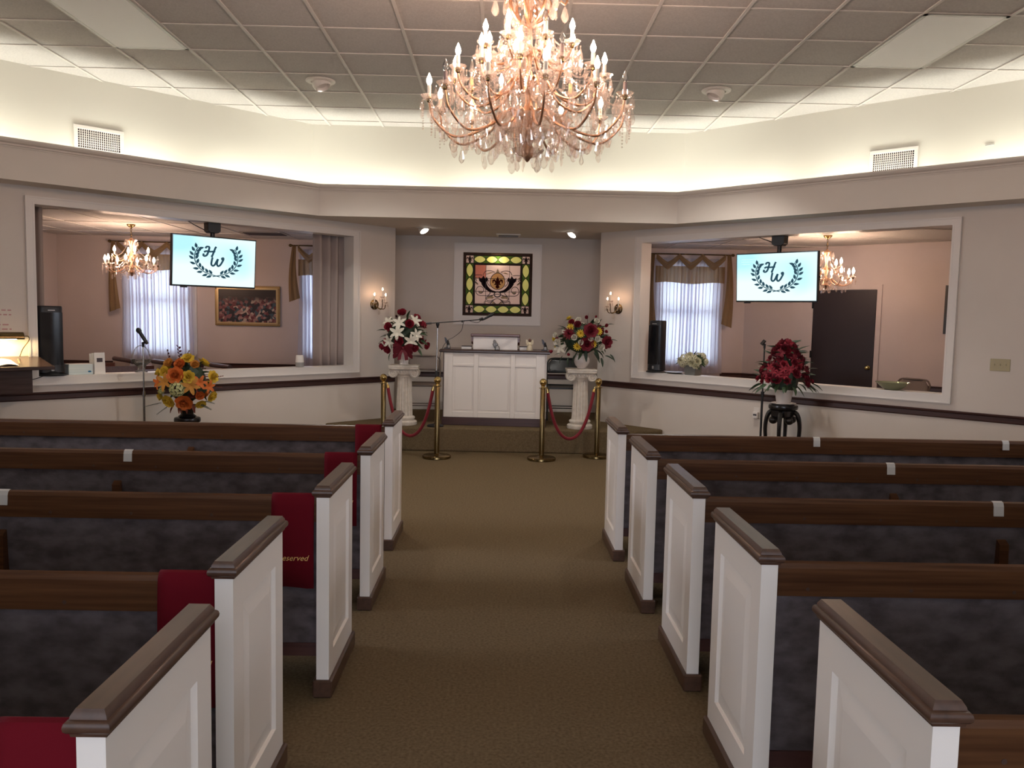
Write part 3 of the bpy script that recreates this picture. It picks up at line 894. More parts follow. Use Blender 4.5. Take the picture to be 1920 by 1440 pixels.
def rope(a, b, low, lab):
    t = thing('velvet_rope', lab, 'rope', ((a[0] + b[0]) / 2, (a[1] + b[1]) / 2, 0), 0, 'red velvet ropes')
    m = Vector(((a[0] + b[0]) / 2, (a[1] + b[1]) / 2, 0))
    d = Vector((b[0] - a[0], b[1] - a[1], 0))
    d2 = d.normalized()
    A = Vector((a[0], a[1], 0)) + d2 * 0.05 - m
    B = Vector((b[0], b[1], 0)) - d2 * 0.05 - m
    zt = 0.80
    pts = []
    n = 28
    kk = 2.6
    c0 = math.cosh(kk)
    for i in range(n + 1):
        u = -1 + 2 * i / n
        z = low + (zt - low) * (math.cosh(kk * u) - 1) / (c0 - 1)
        q = A.lerp(B, 0.5 + 0.5 * (u * 0.9 + 0.1 * math.sinh(u) / math.sinh(1)))
        pts.append((q.x, q.y, z))
    obj('rope', MB().tube([tuple(Vector(pts[0]).lerp(Vector(pts[1]), 0.3))] + pts[1:-1] + [tuple(Vector(pts[-1]).lerp(Vector(pts[-2]), 0.3))], 0.019, 10), 'red_velvet', t, smooth=True)
    for e, f in ((0, 1), (-1, -2)):
        dv = (Vector(pts[f]) - Vector(pts[e])).normalized()
        obj('brass_end', MB().tube([pts[e], Vector(pts[e]) + dv * 0.045], [0.013, 0.021], 12), 'brass', t, smooth=True)
        q = Vector(pts[e])
        s = -d2 if e == 0 else d2
        obj('hook', MB().tube([q, q + Vector((0, 0, 0.02)) + s * 0.004, q + Vector((0, 0, 0.016)) + s * 0.018], 0.005, 6), 'brass', t)


rope(SL[1], SL[0], 0.225, 'red velvet rope hanging before the red and white lily column')
rope(SL[2], SL[3], 0.225, 'red velvet rope hanging before the red, white and yellow bouquet column')

# boom microphone stand
ms = thing('boom_microphone_stand', 'black boom microphone stand with a cable beside the pulpit', 'microphone stand', (-0.752, 9.735, 0.28))
obj('foot', MB().lathe([(0.10, 0), (0.10, 0.012), (0.08, 0.022), (0.02, 0.03), (0.014, 0.05)], 24), 'black', ms, smooth=True)
obj('lower_tube', MB().tube([(0, 0, 0.03), (0.004, 0, 0.62)], 0.011, 10), 'dark_metal', ms, smooth=True)
obj('clutch', MB().tube([(0.004, 0, 0.60), (0.005, 0, 0.66)], 0.016, 10), 'black', ms, smooth=True)
obj('upper_tube', MB().tube([(0.004, 0, 0.64), (0.012, 0, 1.20)], 0.0075, 10), 'chrome', ms, smooth=True)
obj('boom_joint', MB().tube([(0.012, 0, 1.165), (0.012, 0, 1.185), (0.012, 0, 1.205), (0.012, 0, 1.23)], [0.010, 0.014, 0.022, 0.018], 10), 'black', ms, smooth=True)
obj('boom', MB().tube([(-0.118, 0, 1.215), (0.50, 0, 1.272)], 0.006, 8), 'black', ms, smooth=True)
obj('counterweight', MB().tube([(-0.125, 0, 1.2145), (-0.06, 0, 1.22)], 0.011, 8), 'black', ms, smooth=True)
obj('cable_clip', MB().ball((0.30, 0, 1.248), 0.014, 8, 6), 'black', ms)
obj('microphone_clip', MB().tube([(0.50, 0, 1.272), (0.535, 0, 1.283), (0.555, 0, 1.275)], [0.014, 0.018, 0.012], 8), 'black', ms, smooth=True)
obj('microphone', MB().tube([(0.53, 0, 1.268), (0.565, 0, 1.285), (0.62, 0, 1.318), (0.635, 0, 1.328), (0.655, 0, 1.34), (0.668, 0, 1.346)], [0.010, 0.013, 0.016, 0.021, 0.021, 0.012], 10), 'black', ms, smooth=True)
obj('cable', MB().tube(bez([(0.53, 0.01, 1.268), (0.48, 0.015, 1.238), (0.42, 0.01, 1.245), (0.36, 0.0, 1.262), (0.315, 0.005, 1.238), (0.29, 0.02, 1.14), (0.20, 0.03, 1.06), (0.13, 0.03, 1.02), (0.07, 0.03, 0.93), (0.04, -0.02, 0.80), (0.025, -0.02, 0.4), (0.03, -0.02, 0.05), (0.08, -0.06, 0.01), (0.0, -0.14, 0.008)], 6), 0.0035, 6), 'black', ms, smooth=True)


def straight_stand(name, lab, x, y, zt, metal, mic):
    t = thing(name, lab, 'microphone stand', (x, y, 0))
    obj('foot', MB().lathe([(0.10, 0), (0.10, 0.012), (0.08, 0.024), (0.02, 0.032), (0.014, 0.05)], 24), 'black', t, smooth=True)
    obj('lower_tube', MB().tube([(0, 0, 0.03), (0, 0, zt * 0.62)], 0.012, 10), metal, t, smooth=True)
    obj('clutch', MB().tube([(0, 0, zt * 0.60), (0, 0, zt * 0.64)], 0.017, 10), metal, t, smooth=True)
    obj('upper_tube', MB().tube([(0, 0, zt * 0.62), (0, 0, zt)], 0.008, 10), metal, t, smooth=True)
    if mic:
        obj('microphone_clip', MB().tube([(0, 0, zt - 0.01), (0.0, 0, zt + 0.03), (0.022, 0, zt + 0.035)], [0.013, 0.016, 0.014], 8), 'black', t, smooth=True)
        obj('microphone', MB().tube([(0.042, 0, zt + 0.022), (0.020, 0, zt + 0.055), (-0.028, 0, zt + 0.13), (-0.034, 0, zt + 0.14), (-0.046, 0, zt + 0.158), (-0.055, 0, zt + 0.172)], [0.014, 0.018, 0.017, 0.025, 0.025, 0.012], 12), 'black', t, smooth=True)
    else:
        obj('microphone_clip', MB().tube([(0, 0, zt - 0.02), (0, 0, zt + 0.02), (-0.03, 0, zt + 0.035)], [0.012, 0.015, 0.012], 8).tube([(-0.035, 0, zt + 0.02), (0.0, 0, zt + 0.065)], 0.019, 8), 'black', t, smooth=True)
    return t


straight_stand('microphone_stand', 'straight chrome microphone stand holding a black microphone beside orange flowers', -3.49, 8.12, 1.235, 'chrome', True)
straight_stand('microphone_stand', 'straight black microphone stand with an empty clip beside the black plant stand', 2.812, 8.75, 1.335, 'black', False)


def folding_chair(lab, x, y, z, rz, m):
    t = thing('folding_chair', lab, 'chair', (x, y, z), rz)
    h, hw = 0.77, 0.215
    back = bez([(-hw, -0.24, 0.0), (-hw, -0.07, 0.38), (-hw, 0.09, 0.66), (-hw * 0.93, 0.115, h - 0.04), (-hw * 0.7, 0.12, h), (0, 0.12, h + 0.005), (hw * 0.7, 0.12, h), (hw * 0.93, 0.115, h - 0.04), (hw, 0.09, 0.66), (hw, -0.07, 0.38), (hw, -0.24, 0.0)], 5)
    obj('front_frame', MB().tube(back, 0.011, 8), m, t, smooth=True)
    for s in (-1, 1):
        obj('rear_leg', MB().tube([(s * (hw - 0.025), 0.20, 0.0), (s * (hw - 0.025), -0.03, 0.42)], 0.010, 8), m, t, smooth=True)
    obj('seat', loftbox([(0.405, 0.185, 0.02), (0.412, 0.20, 0.0), (0.425, 0.20, 0.0), (0.43, 0.19, 0.02)], 0.20, 0, -0.10), m, t, smooth=True)
    bp = MB().grid(lambda u, v: ((u - 0.5) * 2 * hw * (0.98 if v < 0.6 else 0.98 - (v - 0.6) * 0.8), 0.052 + 0.066 * v + 0.02 * (1 - (2 * u - 1) ** 2), 0.585 + 0.185 * v), 10, 6)
    o = obj('backrest', bp, m, t, smooth=True)
    o.modifiers.new('thickness', 'SOLIDIFY').thickness = 0.006
    obj('rear_brace', MB().tube([(-hw + 0.02, 0.13, 0.12), (hw - 0.02, 0.13, 0.12)], 0.007, 6), m, t)
    obj('seat_brace', MB().tube([(-hw + 0.01, 0.0, 0.44), (hw - 0.01, 0.0, 0.44)], 0.009, 6), m, t)
    obj('front_brace', MB().tube([(-hw, -0.16, 0.18), (hw, -0.16, 0.18)], 0.007, 6), m, t)


folding_chair('tan metal folding chair behind the red and white lily column', -0.985, 10.62, 0.292, 0, 'chair_tan')
folding_chair('black metal folding chair behind the red, white and yellow bouquet column', 0.825, 10.62, 0.292, 0, 'chair_black')
folding_chair('tan metal folding chair beyond the sill with the glass bowl', 4.80, 9.62, 0.185, radians(-60), 'chair_tan')

# ================================================================== FLOWERS
def petal(L, Wd, curl, cup, nu=2, nv=4, tip=0.0):
    """petal along +x from the origin, facing +z; curl bends it, cup folds the sides up"""
    def fn(u, v):
        a = curl * v
        r = L * v
        x = L * (sin(a) / curl if abs(curl) > 1e-3 else v) if abs(curl) > 1e-3 else r
        z = L * ((1 - cos(a)) / curl) if abs(curl) > 1e-3 else 0
        wdt = Wd * (sin(pi * min(1, v * 0.86 + 0.08)) ** 0.7) * (1 - tip * v)
        s = (u - 0.5) * 2
        return (x, s * wdt / 2, z + cup * s * s * wdt)
    return MB().grid(fn, nu, nv)


def rosette(layers):
    mb = MB()
    for n, L, Wd, curl, cup, tilt, z, ph in layers:
        p = petal(L, Wd, curl, cup)
        for k in range(n):
            M = Matrix.Translation((0, 0, z)) @ Matrix.Rotation(2 * pi * k / n + ph, 4, 'Z') @ Matrix.Rotation(-tilt, 4, 'Y')
            mb.merge(p, M)
    return mb


ROSE = rosette([(5, 0.52, 0.55, 1.1, 0.12, radians(12), -0.05, 0), (5, 0.45, 0.46, 1.0, 0.15, radians(38), 0.0, 0.6), (4, 0.36, 0.36, 0.9, 0.2, radians(58), 0.03, 0.2), (3, 0.28, 0.28, 0.8, 0.25, radians(75), 0.05, 0.9)])
OPENROSE = rosette([(7, 0.55, 0.5, 0.5, 0.10, radians(8), -0.06, 0), (6, 0.46, 0.42, 0.8, 0.14, radians(28), 0.0, 0.5), (5, 0.36, 0.34, 0.9, 0.18, radians(48), 0.03, 0.2), (4, 0.26, 0.26, 0.9, 0.2, radians(66), 0.05, 0.9)])
BUD = rosette([(4, 0.55, 0.42, 0.7, 0.25, radians(68), -0.1, 0), (3, 0.50, 0.36, 0.6, 0.3, radians(80), -0.05, 0.6)])
LILY = rosette([(3, 0.62, 0.26, -0.9, 0.10, radians(38), 0, 0), (3, 0.60, 0.22, -0.9, 0.10, radians(32), 0, pi / 3)])
MUM = rosette([(12, 0.5, 0.13, 0.4, 0.1, radians(8), 0, 0), (10, 0.42, 0.12, 0.6, 0.1, radians(30), 0.02, 0.2), (8, 0.32, 0.11, 0.7, 0.1, radians(52), 0.04, 0.1), (5, 0.2, 0.1, 0.5, 0.1, radians(72), 0.05, 0)])
_hy = MB()
_r2 = random.Random(3)
_fl = rosette([(4, 0.13, 0.12, 0.3, 0.05, radians(10), 0, 0)])
for k in range(34):
    z = 1 - (k + 0.5) / 34 * 1.15
    a = k * 2.39996
    r = math.sqrt(max(0, 1 - z * z))
    dv = Vector((r * cos(a), r * sin(a), z))
    _hy.merge(_fl, Matrix.Translation(dv * 0.42) @ dv.to_track_quat('Z', 'Y').to_matrix().to_4x4())
HYD = _hy
LEAF = petal(1.0, 0.42, -0.5, 0.18, 2, 5, 0.55)
BLADE = petal(1.0, 0.05, -0.9, 0.1, 1, 6, 0.8)
_fern = MB().tube([(0, 0, 0), (0.5, 0, 0.03), (1, 0, -0.05)], [0.012, 0.008, 0.004], 4)
for k in range(9):
    v = 0.12 + k * 0.1
    for s in (-1, 1):
        _fern.merge(petal(0.30 * (1.1 - v * 0.75), 0.09, -0.3, 0.1, 1, 2, 0.5), Matrix.Translation((v, 0, 0.02)) @ Matrix.Rotation(s * radians(62), 4, 'Z'))
FERN = _fern
_sprig = MB().tube(bez([(0, 0, 0), (0.3, 0.03, 0.05), (0.65, -0.02, 0.03), (1, 0.03, 0.1)], 4), 0.008, 4)
for k in range(8):
    v = 0.35 + k * 0.09
    _sprig.merge(petal(0.16, 0.12, 0.2, 0.1, 1, 2), Matrix.Translation((v, 0, 0.05)) @ Matrix.Rotation((-1) ** k * radians(55), 4, 'Z') @ Matrix.Rotation(0.4 * (-1) ** k, 4, 'X'))
SPRIG = _sprig
_bow = MB()
for s in (-1, 1):
    for q in (0.25, -0.35, -0.9):
        lp = bez([(0, 0, 0), (s * 0.30, q * 0.30 + 0.08, 0.16), (s * 0.52, q * 0.5, 0.10), (s * 0.30, q * 0.34 - 0.06, 0.0), (0, 0, 0)], 5)
        for i in range(len(lp) - 1):
            a, b = lp[i], lp[i + 1]
            h = Vector((0, 0.085, 0.05))
            _bow.add([a - h, b - h, b + h, a + h], [(0, 1, 2, 3)])
    t0 = [(s * 0.04, -0.05, 0.03), (s * 0.16, -0.35, 0.06), (s * 0.2, -0.62, 0.02)]
    for i in range(2):
        a, b = Vector(t0[i]), Vector(t0[i + 1])
        h = Vector((0.09, 0.02, 0))
        _bow.add([a - h, b - h, b + h, a + h], [(0, 1, 2, 3)])
_bow.ball((0, 0, 0.08), 0.07, 8, 6)
BOW = _bow
FM = {}


def fmesh(kind, m):
    if (kind, m) not in FM:
        FM[kind, m] = mesh(kind, {'rose': ROSE, 'open_rose': OPENROSE, 'rosebud': BUD, 'lily': LILY, 'chrysanthemum': MUM, 'hydrangea': HYD, 'leaf': LEAF, 'blade': BLADE, 'fern_leaf': FERN, 'sprig': SPRIG, 'ribbon_bow': BOW}[kind], m, smooth=True)
    return FM[kind, m]


def put(t, kind, m, p, d, size, roll=0.0, along=False):
    """flowers face along d (+z); leaves and blades grow along d (+x)"""
    d = Vector(d).normalized()
    if along:
        q = d.to_track_quat('X', 'Z')
        q = q @ Matrix.Rotation(roll, 3, 'X').to_quaternion()
    else:
        q = d.to_track_quat('Z', 'Y')
        q = q @ Matrix.Rotation(roll, 3, 'Z').to_quaternion()
    return inst(kind, fmesh(kind, m), t, p, q.to_euler(), size)


class Bouquet:
    def __init__(s, t, c, r, seed):
        s.t, s.c, s.r, s.g = t, Vector(c), r, random.Random(seed)

    def front(s, kind, m, dx, z, size, push=1.0):
        u, v = dx / s.r[0], (z - s.c.z) / s.r[2]
        k = u * u + v * v
        dy = -s.r[1] * math.sqrt(max(0.0, 1 - k)) * push
        d = Vector((dx / s.r[0] ** 2, dy / s.r[1] ** 2, (z - s.c.z) / s.r[2] ** 2)).normalized()
        d = (d + Vector((0, -0.35, 0.12))).normalized()
        put(s.t, kind, m, (s.c.x + dx, s.c.y + dy, z), d, size, s.g.random() * 6)

    def leaves(s, n, kinds, size, zmin=-1, zmax=1, rad=0.75, back=True):
        for i in range(n):
            zz = s.g.uniform(zmin, zmax)
            a = s.g.uniform(0, 2 * pi)
            r = math.sqrt(max(0.02, 1 - zz * zz))
            d = Vector((r * cos(a), r * sin(a), zz))
            p = s.c + Vector((d.x * s.r[0], d.y * s.r[1], d.z * s.r[2])) * rad * s.g.uniform(0.75, 1.0)
            kind, m = s.g.choice(kinds)
            dd = (d + Vector((s.g.uniform(-.5, .5), s.g.uniform(-.5, .5), s.g.uniform(-.4, .5)))).normalized()
            put(s.t, kind, m, p, dd, size * s.g.uniform(0.8, 1.25), s.g.uniform(-0.8, 0.8), True)

    def rear(s, n, kinds, size):
        for i in range(n):
            zz = s.g.uniform(-0.5, 0.9)
            a = s.g.uniform(0.1, pi - 0.1)
            r = math.sqrt(1 - zz * zz)
            d = Vector((r * cos(a), r * sin(a), zz))
            p = s.c + Vector((d.x * s.r[0], d.y * s.r[1], d.z * s.r[2])) * 0.92
            kind, m = s.g.choice(kinds)
            put(s.t, kind, m, p, d, size, s.g.random() * 6)

    def core(s, k=0.72, m='leaf_dark'):
        mb = MB()
        n, mm = 14, 10
        g = random.Random(5)
        mb.ball((0, 0, 0), 1, n, mm)
        mb.v = [(x * s.r[0] * k * g.uniform(0.85, 1.1), y * s.r[1] * k * g.uniform(0.85, 1.1), z * s.r[2] * k * g.uniform(0.9, 1.08)) for x, y, z in mb.v]
        obj('foliage', mb, m, s.t, tuple(s.c))


# --- bouquet of red flowers and white lilies on the column by the boom microphone
t = thing('flower_arrangement', 'white vase of red flowers and white lilies with a red bow on a column', 'flowers', (-1.147, 9.87, 0.995))
obj('vase', MB().lathe([(0.05, 0), (0.062, 0.005), (0.05, 0.02), (0.058, 0.06), (0.085, 0.12), (0.09, 0.15), (0.08, 0.15), (0.05, 0.06)], 24), 'ceramic', t, smooth=True)
B = Bouquet(t, (0, 0, 0.36), (0.26, 0.24, 0.26), 11)
B.core()
cv = lambda zx, zy: ((zx - 482) * .000884, .788 - .000883 * zy)
for kind, m, zx, zy, sz in [('rose', 'petal_red', 465, 210, .15), ('rose', 'petal_red', 310, 385, .14), ('rose', 'petal_red', 575, 350, .15), ('rose', 'petal_red', 455, 560, .15), ('rose', 'petal_red', 200, 640, .12), ('rose', 'petal_red', 290, 670, .14), ('rose', 'petal_red', 635, 645, .13), ('rose', 'petal_red', 765, 620, .13), ('rose', 'petal_red', 420, 640, .12),
                            ('lily', 'petal_white', 445, 330, .152), ('lily', 'petal_white', 425, 455, .167), ('lily', 'petal_white', 310, 575, .136), ('lily', 'petal_white', 600, 560, .152), ('lily', 'petal_white', 665, 480, .136), ('lily', 'petal_white', 640, 300, .144), ('lily', 'petal_white', 290, 325, .136), ('rosebud', 'petal_plum', 400, 250, .07)]:
    dx, z = cv(zx, zy)
    B.front(kind, m, dx, z, sz, 1.08)
dx, z = cv(505, 680)
put(t, 'ribbon_bow', 'ribbon_red', (dx, -0.27, z + 0.02), (0, -1, 0.1), 0.22)
for zx, zy, ax, az, sz in [(215, 430, -1, 0.2, .11), (230, 560, -1, -.2, .11), (545, 260, .2, 1, .12), (700, 470, 1, .1, .13), (690, 660, .7, -.7, .12), (300, 730, -.4, -1, .10), (740, 560, 1, -.3, .11), (600, 470, .6, .3, .12), (250, 500, -1, 0, .10)]:
    dx, z = cv(zx, zy)
    put(t, 'leaf', 'leaf', (dx * 0.9, -0.12, z), (ax, -0.5, az), sz, 0.4, True)
B.leaves(44, [('leaf', 'leaf'), ('leaf', 'leaf_dark')], 0.11, -0.75, 1)
B.rear(14, [('rose', 'petal_red'), ('lily', 'petal_white')], 0.14)

# --- big mixed bouquet on the other column
t = thing('flower_arrangement', 'white vase of red roses, white and yellow flowers on a column', 'flowers', (0.975, 9.82, 0.995))
obj('vase', MB().lathe([(0.045, 0), (0.058, 0.004), (0.05, 0.015), (0.075, 0.04), (0.092, 0.08), (0.090, 0.12), (0.07, 0.155), (0.075, 0.165), (0.06, 0.165), (0.05, 0.1)], 24), 'ceramic', t, smooth=True)
B = Bouquet(t, (0, 0, 0.36), (0.35, 0.27, 0.28), 12)
B.core(0.62)
cv = lambda zx, zy: ((zx - 662) * .000879, .832 - .000879 * zy)
for kind, m, zx, zy, sz in [('rosebud', 'petal_red', 690, 265, .10), ('rosebud', 'petal_red', 830, 250, .06), ('rose', 'petal_red', 495, 330, .10), ('rose', 'petal_dred', 570, 360, .12), ('rosebud', 'petal_red', 955, 365, .10), ('rose', 'petal_red', 950, 440, .06), ('open_rose', 'petal_dred', 735, 430, .18), ('chrysanthemum', 'petal_dred', 460, 475, .16), ('open_rose', 'petal_dred', 690, 600, .17), ('open_rose', 'petal_dred', 955, 575, .16), ('rosebud', 'petal_red', 255, 715, .10), ('rosebud', 'petal_red', 470, 740, .09),
                            ('rose', 'petal_white', 585, 295, .09), ('rose', 'petal_white', 820, 310, .10), ('rose', 'petal_white', 528, 520, .10), ('rose', 'petal_white', 297, 500, .09), ('rose', 'petal_white', 325, 580, .10), ('rose', 'petal_white', 610, 580, .09), ('rose', 'petal_white', 735, 530, .09), ('rose', 'petal_white', 825, 535, .10), ('rose', 'petal_white', 880, 635, .12), ('lily', 'petal_white', 350, 655, .16),
                            ('chrysanthemum', 'petal_yellow', 480, 390, .10), ('chrysanthemum', 'petal_yellow', 605, 470, .11), ('chrysanthemum', 'petal_yellow', 840, 435, .11), ('chrysanthemum', 'petal_yellow', 570, 635, .11), ('chrysanthemum', 'petal_yellow', 775, 600, .10)]:
    dx, z = cv(zx, zy)
    B.front(kind, m, dx, z, sz, 1.05)
for zx, zy, ex, ez, sz in [(390, 445, 240, 365, .18), (400, 510, 190, 465, .2), (715, 340, 715, 170, .16), (1000, 690, 1260, 740, .24), (1040, 730, 1190, 860, .16), (1000, 600, 1100, 545, .12)]:
    x0, z0 = cv(zx, zy)
    x1, z1 = cv(ex, ez)
    put(t, 'blade', 'leaf_dark', (x0, -0.08, z0), (x1 - x0, -0.02, z1 - z0), sz, 0, True)
for zx, zy, ax, az, sz in [(880, 350, .2, 1, .09), (1000, 350, 1, .4, .09), (1040, 550, 1, .2, .10), (1060, 740, .8, -.8, .11), (930, 790, .3, -1, .11), (700, 700, 0, -1, .13), (540, 760, -.5, -1, .12), (450, 790, -.3, -1, .11), (300, 650, -1, .3, .09), (360, 770, -.6, -.8, .10), (320, 740, -1, 0, .08), (600, 700, -.6, -.6, .14), (820, 720, .6, -.7, .14), (990, 760, .9, -.2, .12)]:
    x0, z0 = cv(zx, zy)
    put(t, 'leaf', 'leaf_dark', (x0 * 0.9, -0.14, z0), (ax, -0.4, az), sz, 0.3, True)
B.leaves(60, [('leaf', 'leaf_dark'), ('leaf', 'leaf')], 0.11, -0.85, 0.9, 0.72)
B.rear(14, [('rose', 'petal_white'), ('open_rose', 'petal_dred'), ('chrysanthemum', 'petal_yellow')], 0.12)

# --- orange and yellow arrangement on a dark stand
sx, sy = -3.06, 8.10


def plant_stand(name, lab, x, y, h, r):
    t = thing(name, lab, 'plant stand', (x, y, 0))
    obj('top', MB().lathe([(r * 0.8, h - 0.055), (r, h - 0.045), (r * 1.03, h - 0.025), (r, h - 0.006), (r * 0.92, h)], 28), 'black_lacquer', t, smooth=True)
    obj('apron', MB().lathe([(r * 0.72, h - 0.13), (r * 0.80, h - 0.12), (r * 0.82, h - 0.06), (r * 0.7, h - 0.05)], 8, rf=lambda a, z: 1 + 0.06 * cos(4 * a)), 'black_lacquer', t, smooth=True)
    for k in range(4):
        a = pi / 4 * 1.35 + k * pi / 2
        c, s = cos(a), sin(a)
        pr = [(r * 0.62, h - 0.07), (r * 0.95, h - 0.09), (r * 1.15, h - 0.17), (r * 1.18, h * 0.62), (r * 1.0, h * 0.36), (r * 0.82, h * 0.14), (r * 0.86, 0.045), (r * 1.04, 0.012)]
        pts = bez([(q * c, q * s, z) for q, z in pr], 4)
        obj('leg', MB().tube(pts, [0.026 - 0.010 * min(1, i / 20) for i in range(len(pts))], 8), 'black_lacquer', t, smooth=True)
        obj('carving', MB().ball((r * 0.78 * cos(a + pi / 4), r * 0.78 * sin(a + pi / 4), h - 0.155), 0.045, 10, 8, (1, 1, 0.9)), 'black_lacquer', t, smooth=True)
    ring = [(r * 0.80 * cos(2 * pi * k / 24), r * 0.80 * sin(2 * pi * k / 24), h * 0.16) for k in range(24)]
    obj('stretcher', MB().tube(ring, 0.012, 6, closed=True), 'black_lacquer', t, smooth=True)
    return t


plant_stand('plant_stand', 'dark carved wooden plant stand under the orange and yellow flowers', sx, sy, 0.546, 0.122)
t = thing('flower_arrangement', 'dark urn of orange and yellow roses with autumn foliage on a stand', 'flowers', (sx, sy, 0.548))
obj('urn', MB().lathe([(0.075, 0), (0.085, 0.01), (0.06, 0.03), (0.065, 0.06), (0.085, 0.10), (0.10, 0.12), (0.085, 0.12), (0.05, 0.06)], 24), 'black_lacquer', t, smooth=True)
B = Bouquet(t, (0, 0, 0.345), (0.265, 0.23, 0.25), 13)
B.core(0.74)
cv = lambda zx, zy: ((zx - 590) * .000674, 1.712 - .517 - .000674 * zy)
for kind, m, zx, zy, sz in [('open_rose', 'petal_orange', 570, 1145, .17), ('open_rose', 'petal_yellow', 735, 1165, .13), ('open_rose', 'petal_yellow', 210, 1140, .13), ('open_rose', 'petal_yellow', 380, 1100, .11), ('open_rose', 'petal_yellow', 970, 1180, .13), ('open_rose', 'petal_yellow', 660, 925, .13), ('rose', 'petal_orange', 600, 1005, .14), ('rose', 'petal_amber', 780, 1010, .12), ('rose', 'petal_amber', 430, 995, .13), ('lily', 'petal_orange', 270, 1255, .13), ('lily', 'petal_orange', 865, 1245, .13), ('lily', 'petal_orange', 950, 1310, .12), ('rose', 'petal_orange', 850, 1420, .12), ('lily', 'petal_amber', 410, 1240, .16), ('lily', 'petal_amber', 765, 1285, .16), ('hydrangea', 'petal_green', 590, 1330, .16),
                            ('open_rose', 'petal_orange', 648, 1520, .17), ('open_rose', 'petal_yellow', 424, 1512, .14), ('open_rose', 'petal_yellow', 224, 1472, .12), ('open_rose', 'petal_yellow', 808, 1560, .11), ('open_rose', 'petal_yellow', 936, 1456, .12), ('hydrangea', 'petal_green', 330, 1370, .07), ('rose', 'petal_brown', 520, 1000, .08), ('rose', 'petal_brown', 770, 1410, .09)]:
    dx, z = cv(zx, zy)
    B.front(kind, m, dx, z, sz, 1.08)
for zx, zy, ax, az, sz, m in [(400, 960, -.25, 1, .17, 'petal_plum'), (540, 950, -.1, 1, .19, 'petal_plum'), (580, 900, .5, .8, .13, 'petal_plum'), (980, 1120, 1, .15, .12, 'petal_brown'), (1000, 1250, 1, 0, .09, 'petal_brown')]:
    dx, z = cv(zx, zy)
    put(t, 'sprig', m, (dx, -0.06, z - 0.05), (ax, -0.15, az), sz, 0.3, True)
for zx, zy, ax, az, sz in [(200, 1600, -1, -.25, .16), (330, 1640, -.7, -.6, .14), (900, 1610, 1, -.4, .14), (980, 1560, 1, -.2, .12)]:
    dx, z = cv(zx, zy)
    put(t, 'fern_leaf', 'leaf_dark', (dx * 0.8, -0.10, z + 0.03), (ax, -0.4, az), sz, 0, True)
for zx, ax in ((480, -.4), (560, 0), (640, .3), (720, .6), (600, -.1)):
    dx, z = cv(zx, 1640)
    put(t, 'leaf', 'petal_brown', (dx, -0.11, z + 0.05), (ax, -0.8, -0.7), 0.11, 0.2, True)
B.leaves(56, [('leaf', 'leaf_dark'), ('leaf', 'leaf'), ('leaf', 'petal_brown')], 0.10, -0.8, 0.95, 0.74)
B.rear(12, [('open_rose', 'petal_orange'), ('open_rose', 'petal_yellow')], 0.13)

# --- cone of dark red flowers in a white pot on the black stand
sx, sy = 2.868, 8.25
plant_stand('plant_stand', 'black lacquered plant stand with curved legs under the dark red flowers', sx, sy, 0.771, 0.141)
t = thing('flower_arrangement', 'white pot of dark red blossoms and green leaves on a black stand', 'flowers', (sx, sy, 0.773))
obj('saucer', MB().lathe([(0.10, 0), (0.125, 0.012), (0.12, 0.016), (0.08, 0.01)], 24), 'ceramic', t, smooth=True)
obj('pot', MB().lathe([(0.065, 0.008), (0.07, 0.02), (0.088, 0.13), (0.094, 0.14), (0.09, 0.15), (0.07, 0.13)], 24), 'ceramic', t, smooth=True)
g = random.Random(21)
obj('foliage', MB().lathe([(0.05, 0.12), (0.12, 0.17), (0.13, 0.25), (0.10, 0.40), (0.05, 0.53), (0.01, 0.58)], 14, rf=lambda a, z: 1 + 0.12 * sin(5 * a + z * 30)), 'leaf_dark', t)
for i in range(250):
    v = (g.random() ** 0.85)
    z = 0.17 + 0.45 * v
    r = (0.245 * (1 - v) ** 0.75 + 0.035) * g.choice((1.0, 1.0, 0.8))
    a = g.uniform(0, 2 * pi)
    d = Vector((cos(a), sin(a), 0.35))
    p = (r * cos(a), r * sin(a), z)
    k = g.random()
    if z < 0.22:
        put(t, 'leaf', 'leaf', p, d + Vector((0, 0, -0.7)), g.uniform(.10, .15), g.uniform(-.5, .5), True)
    elif k < 0.62:
        put(t, g.choice(('rose', 'lily', 'open_rose')), g.choice(('petal_dred', 'petal_dred', 'petal_dred', 'petal_red')), p, d, g.uniform(.075, .10), g.random() * 6)
    elif k < 0.74:
        put(t, 'rosebud', 'petal_white', p, d, 0.028, 0)
    else:
        put(t, 'leaf', g.choice(('leaf', 'leaf_dark')), p, d + Vector((g.uniform(-.4, .4), g.uniform(-.4, .4), g.uniform(-.2, .5))), g.uniform(.09, .12), g.uniform(-.6, .6), True)
for i in range(9):
    a = -pi / 2 - 0.6 + g.uniform(-0.45, 0.45)
    z = g.uniform(0.24, 0.38)
    put(t, 'lily', 'petal_red', (0.25 * cos(a), 0.25 * sin(a), z), (cos(a), sin(a), 0.3), 0.075, g.random() * 6)
for ax, az, z in ((0.7, 0.7, 0.52), (1, 0.3, 0.42), (1, 0, 0.27), (-1, -0.3, 0.2), (0.8, -0.6, 0.2), (-0.6, 0.3, 0.5)):
    put(t, 'leaf', 'leaf', (ax * 0.10, -0.05, z), (ax, -0.3, az), 0.16, 0.2, True)

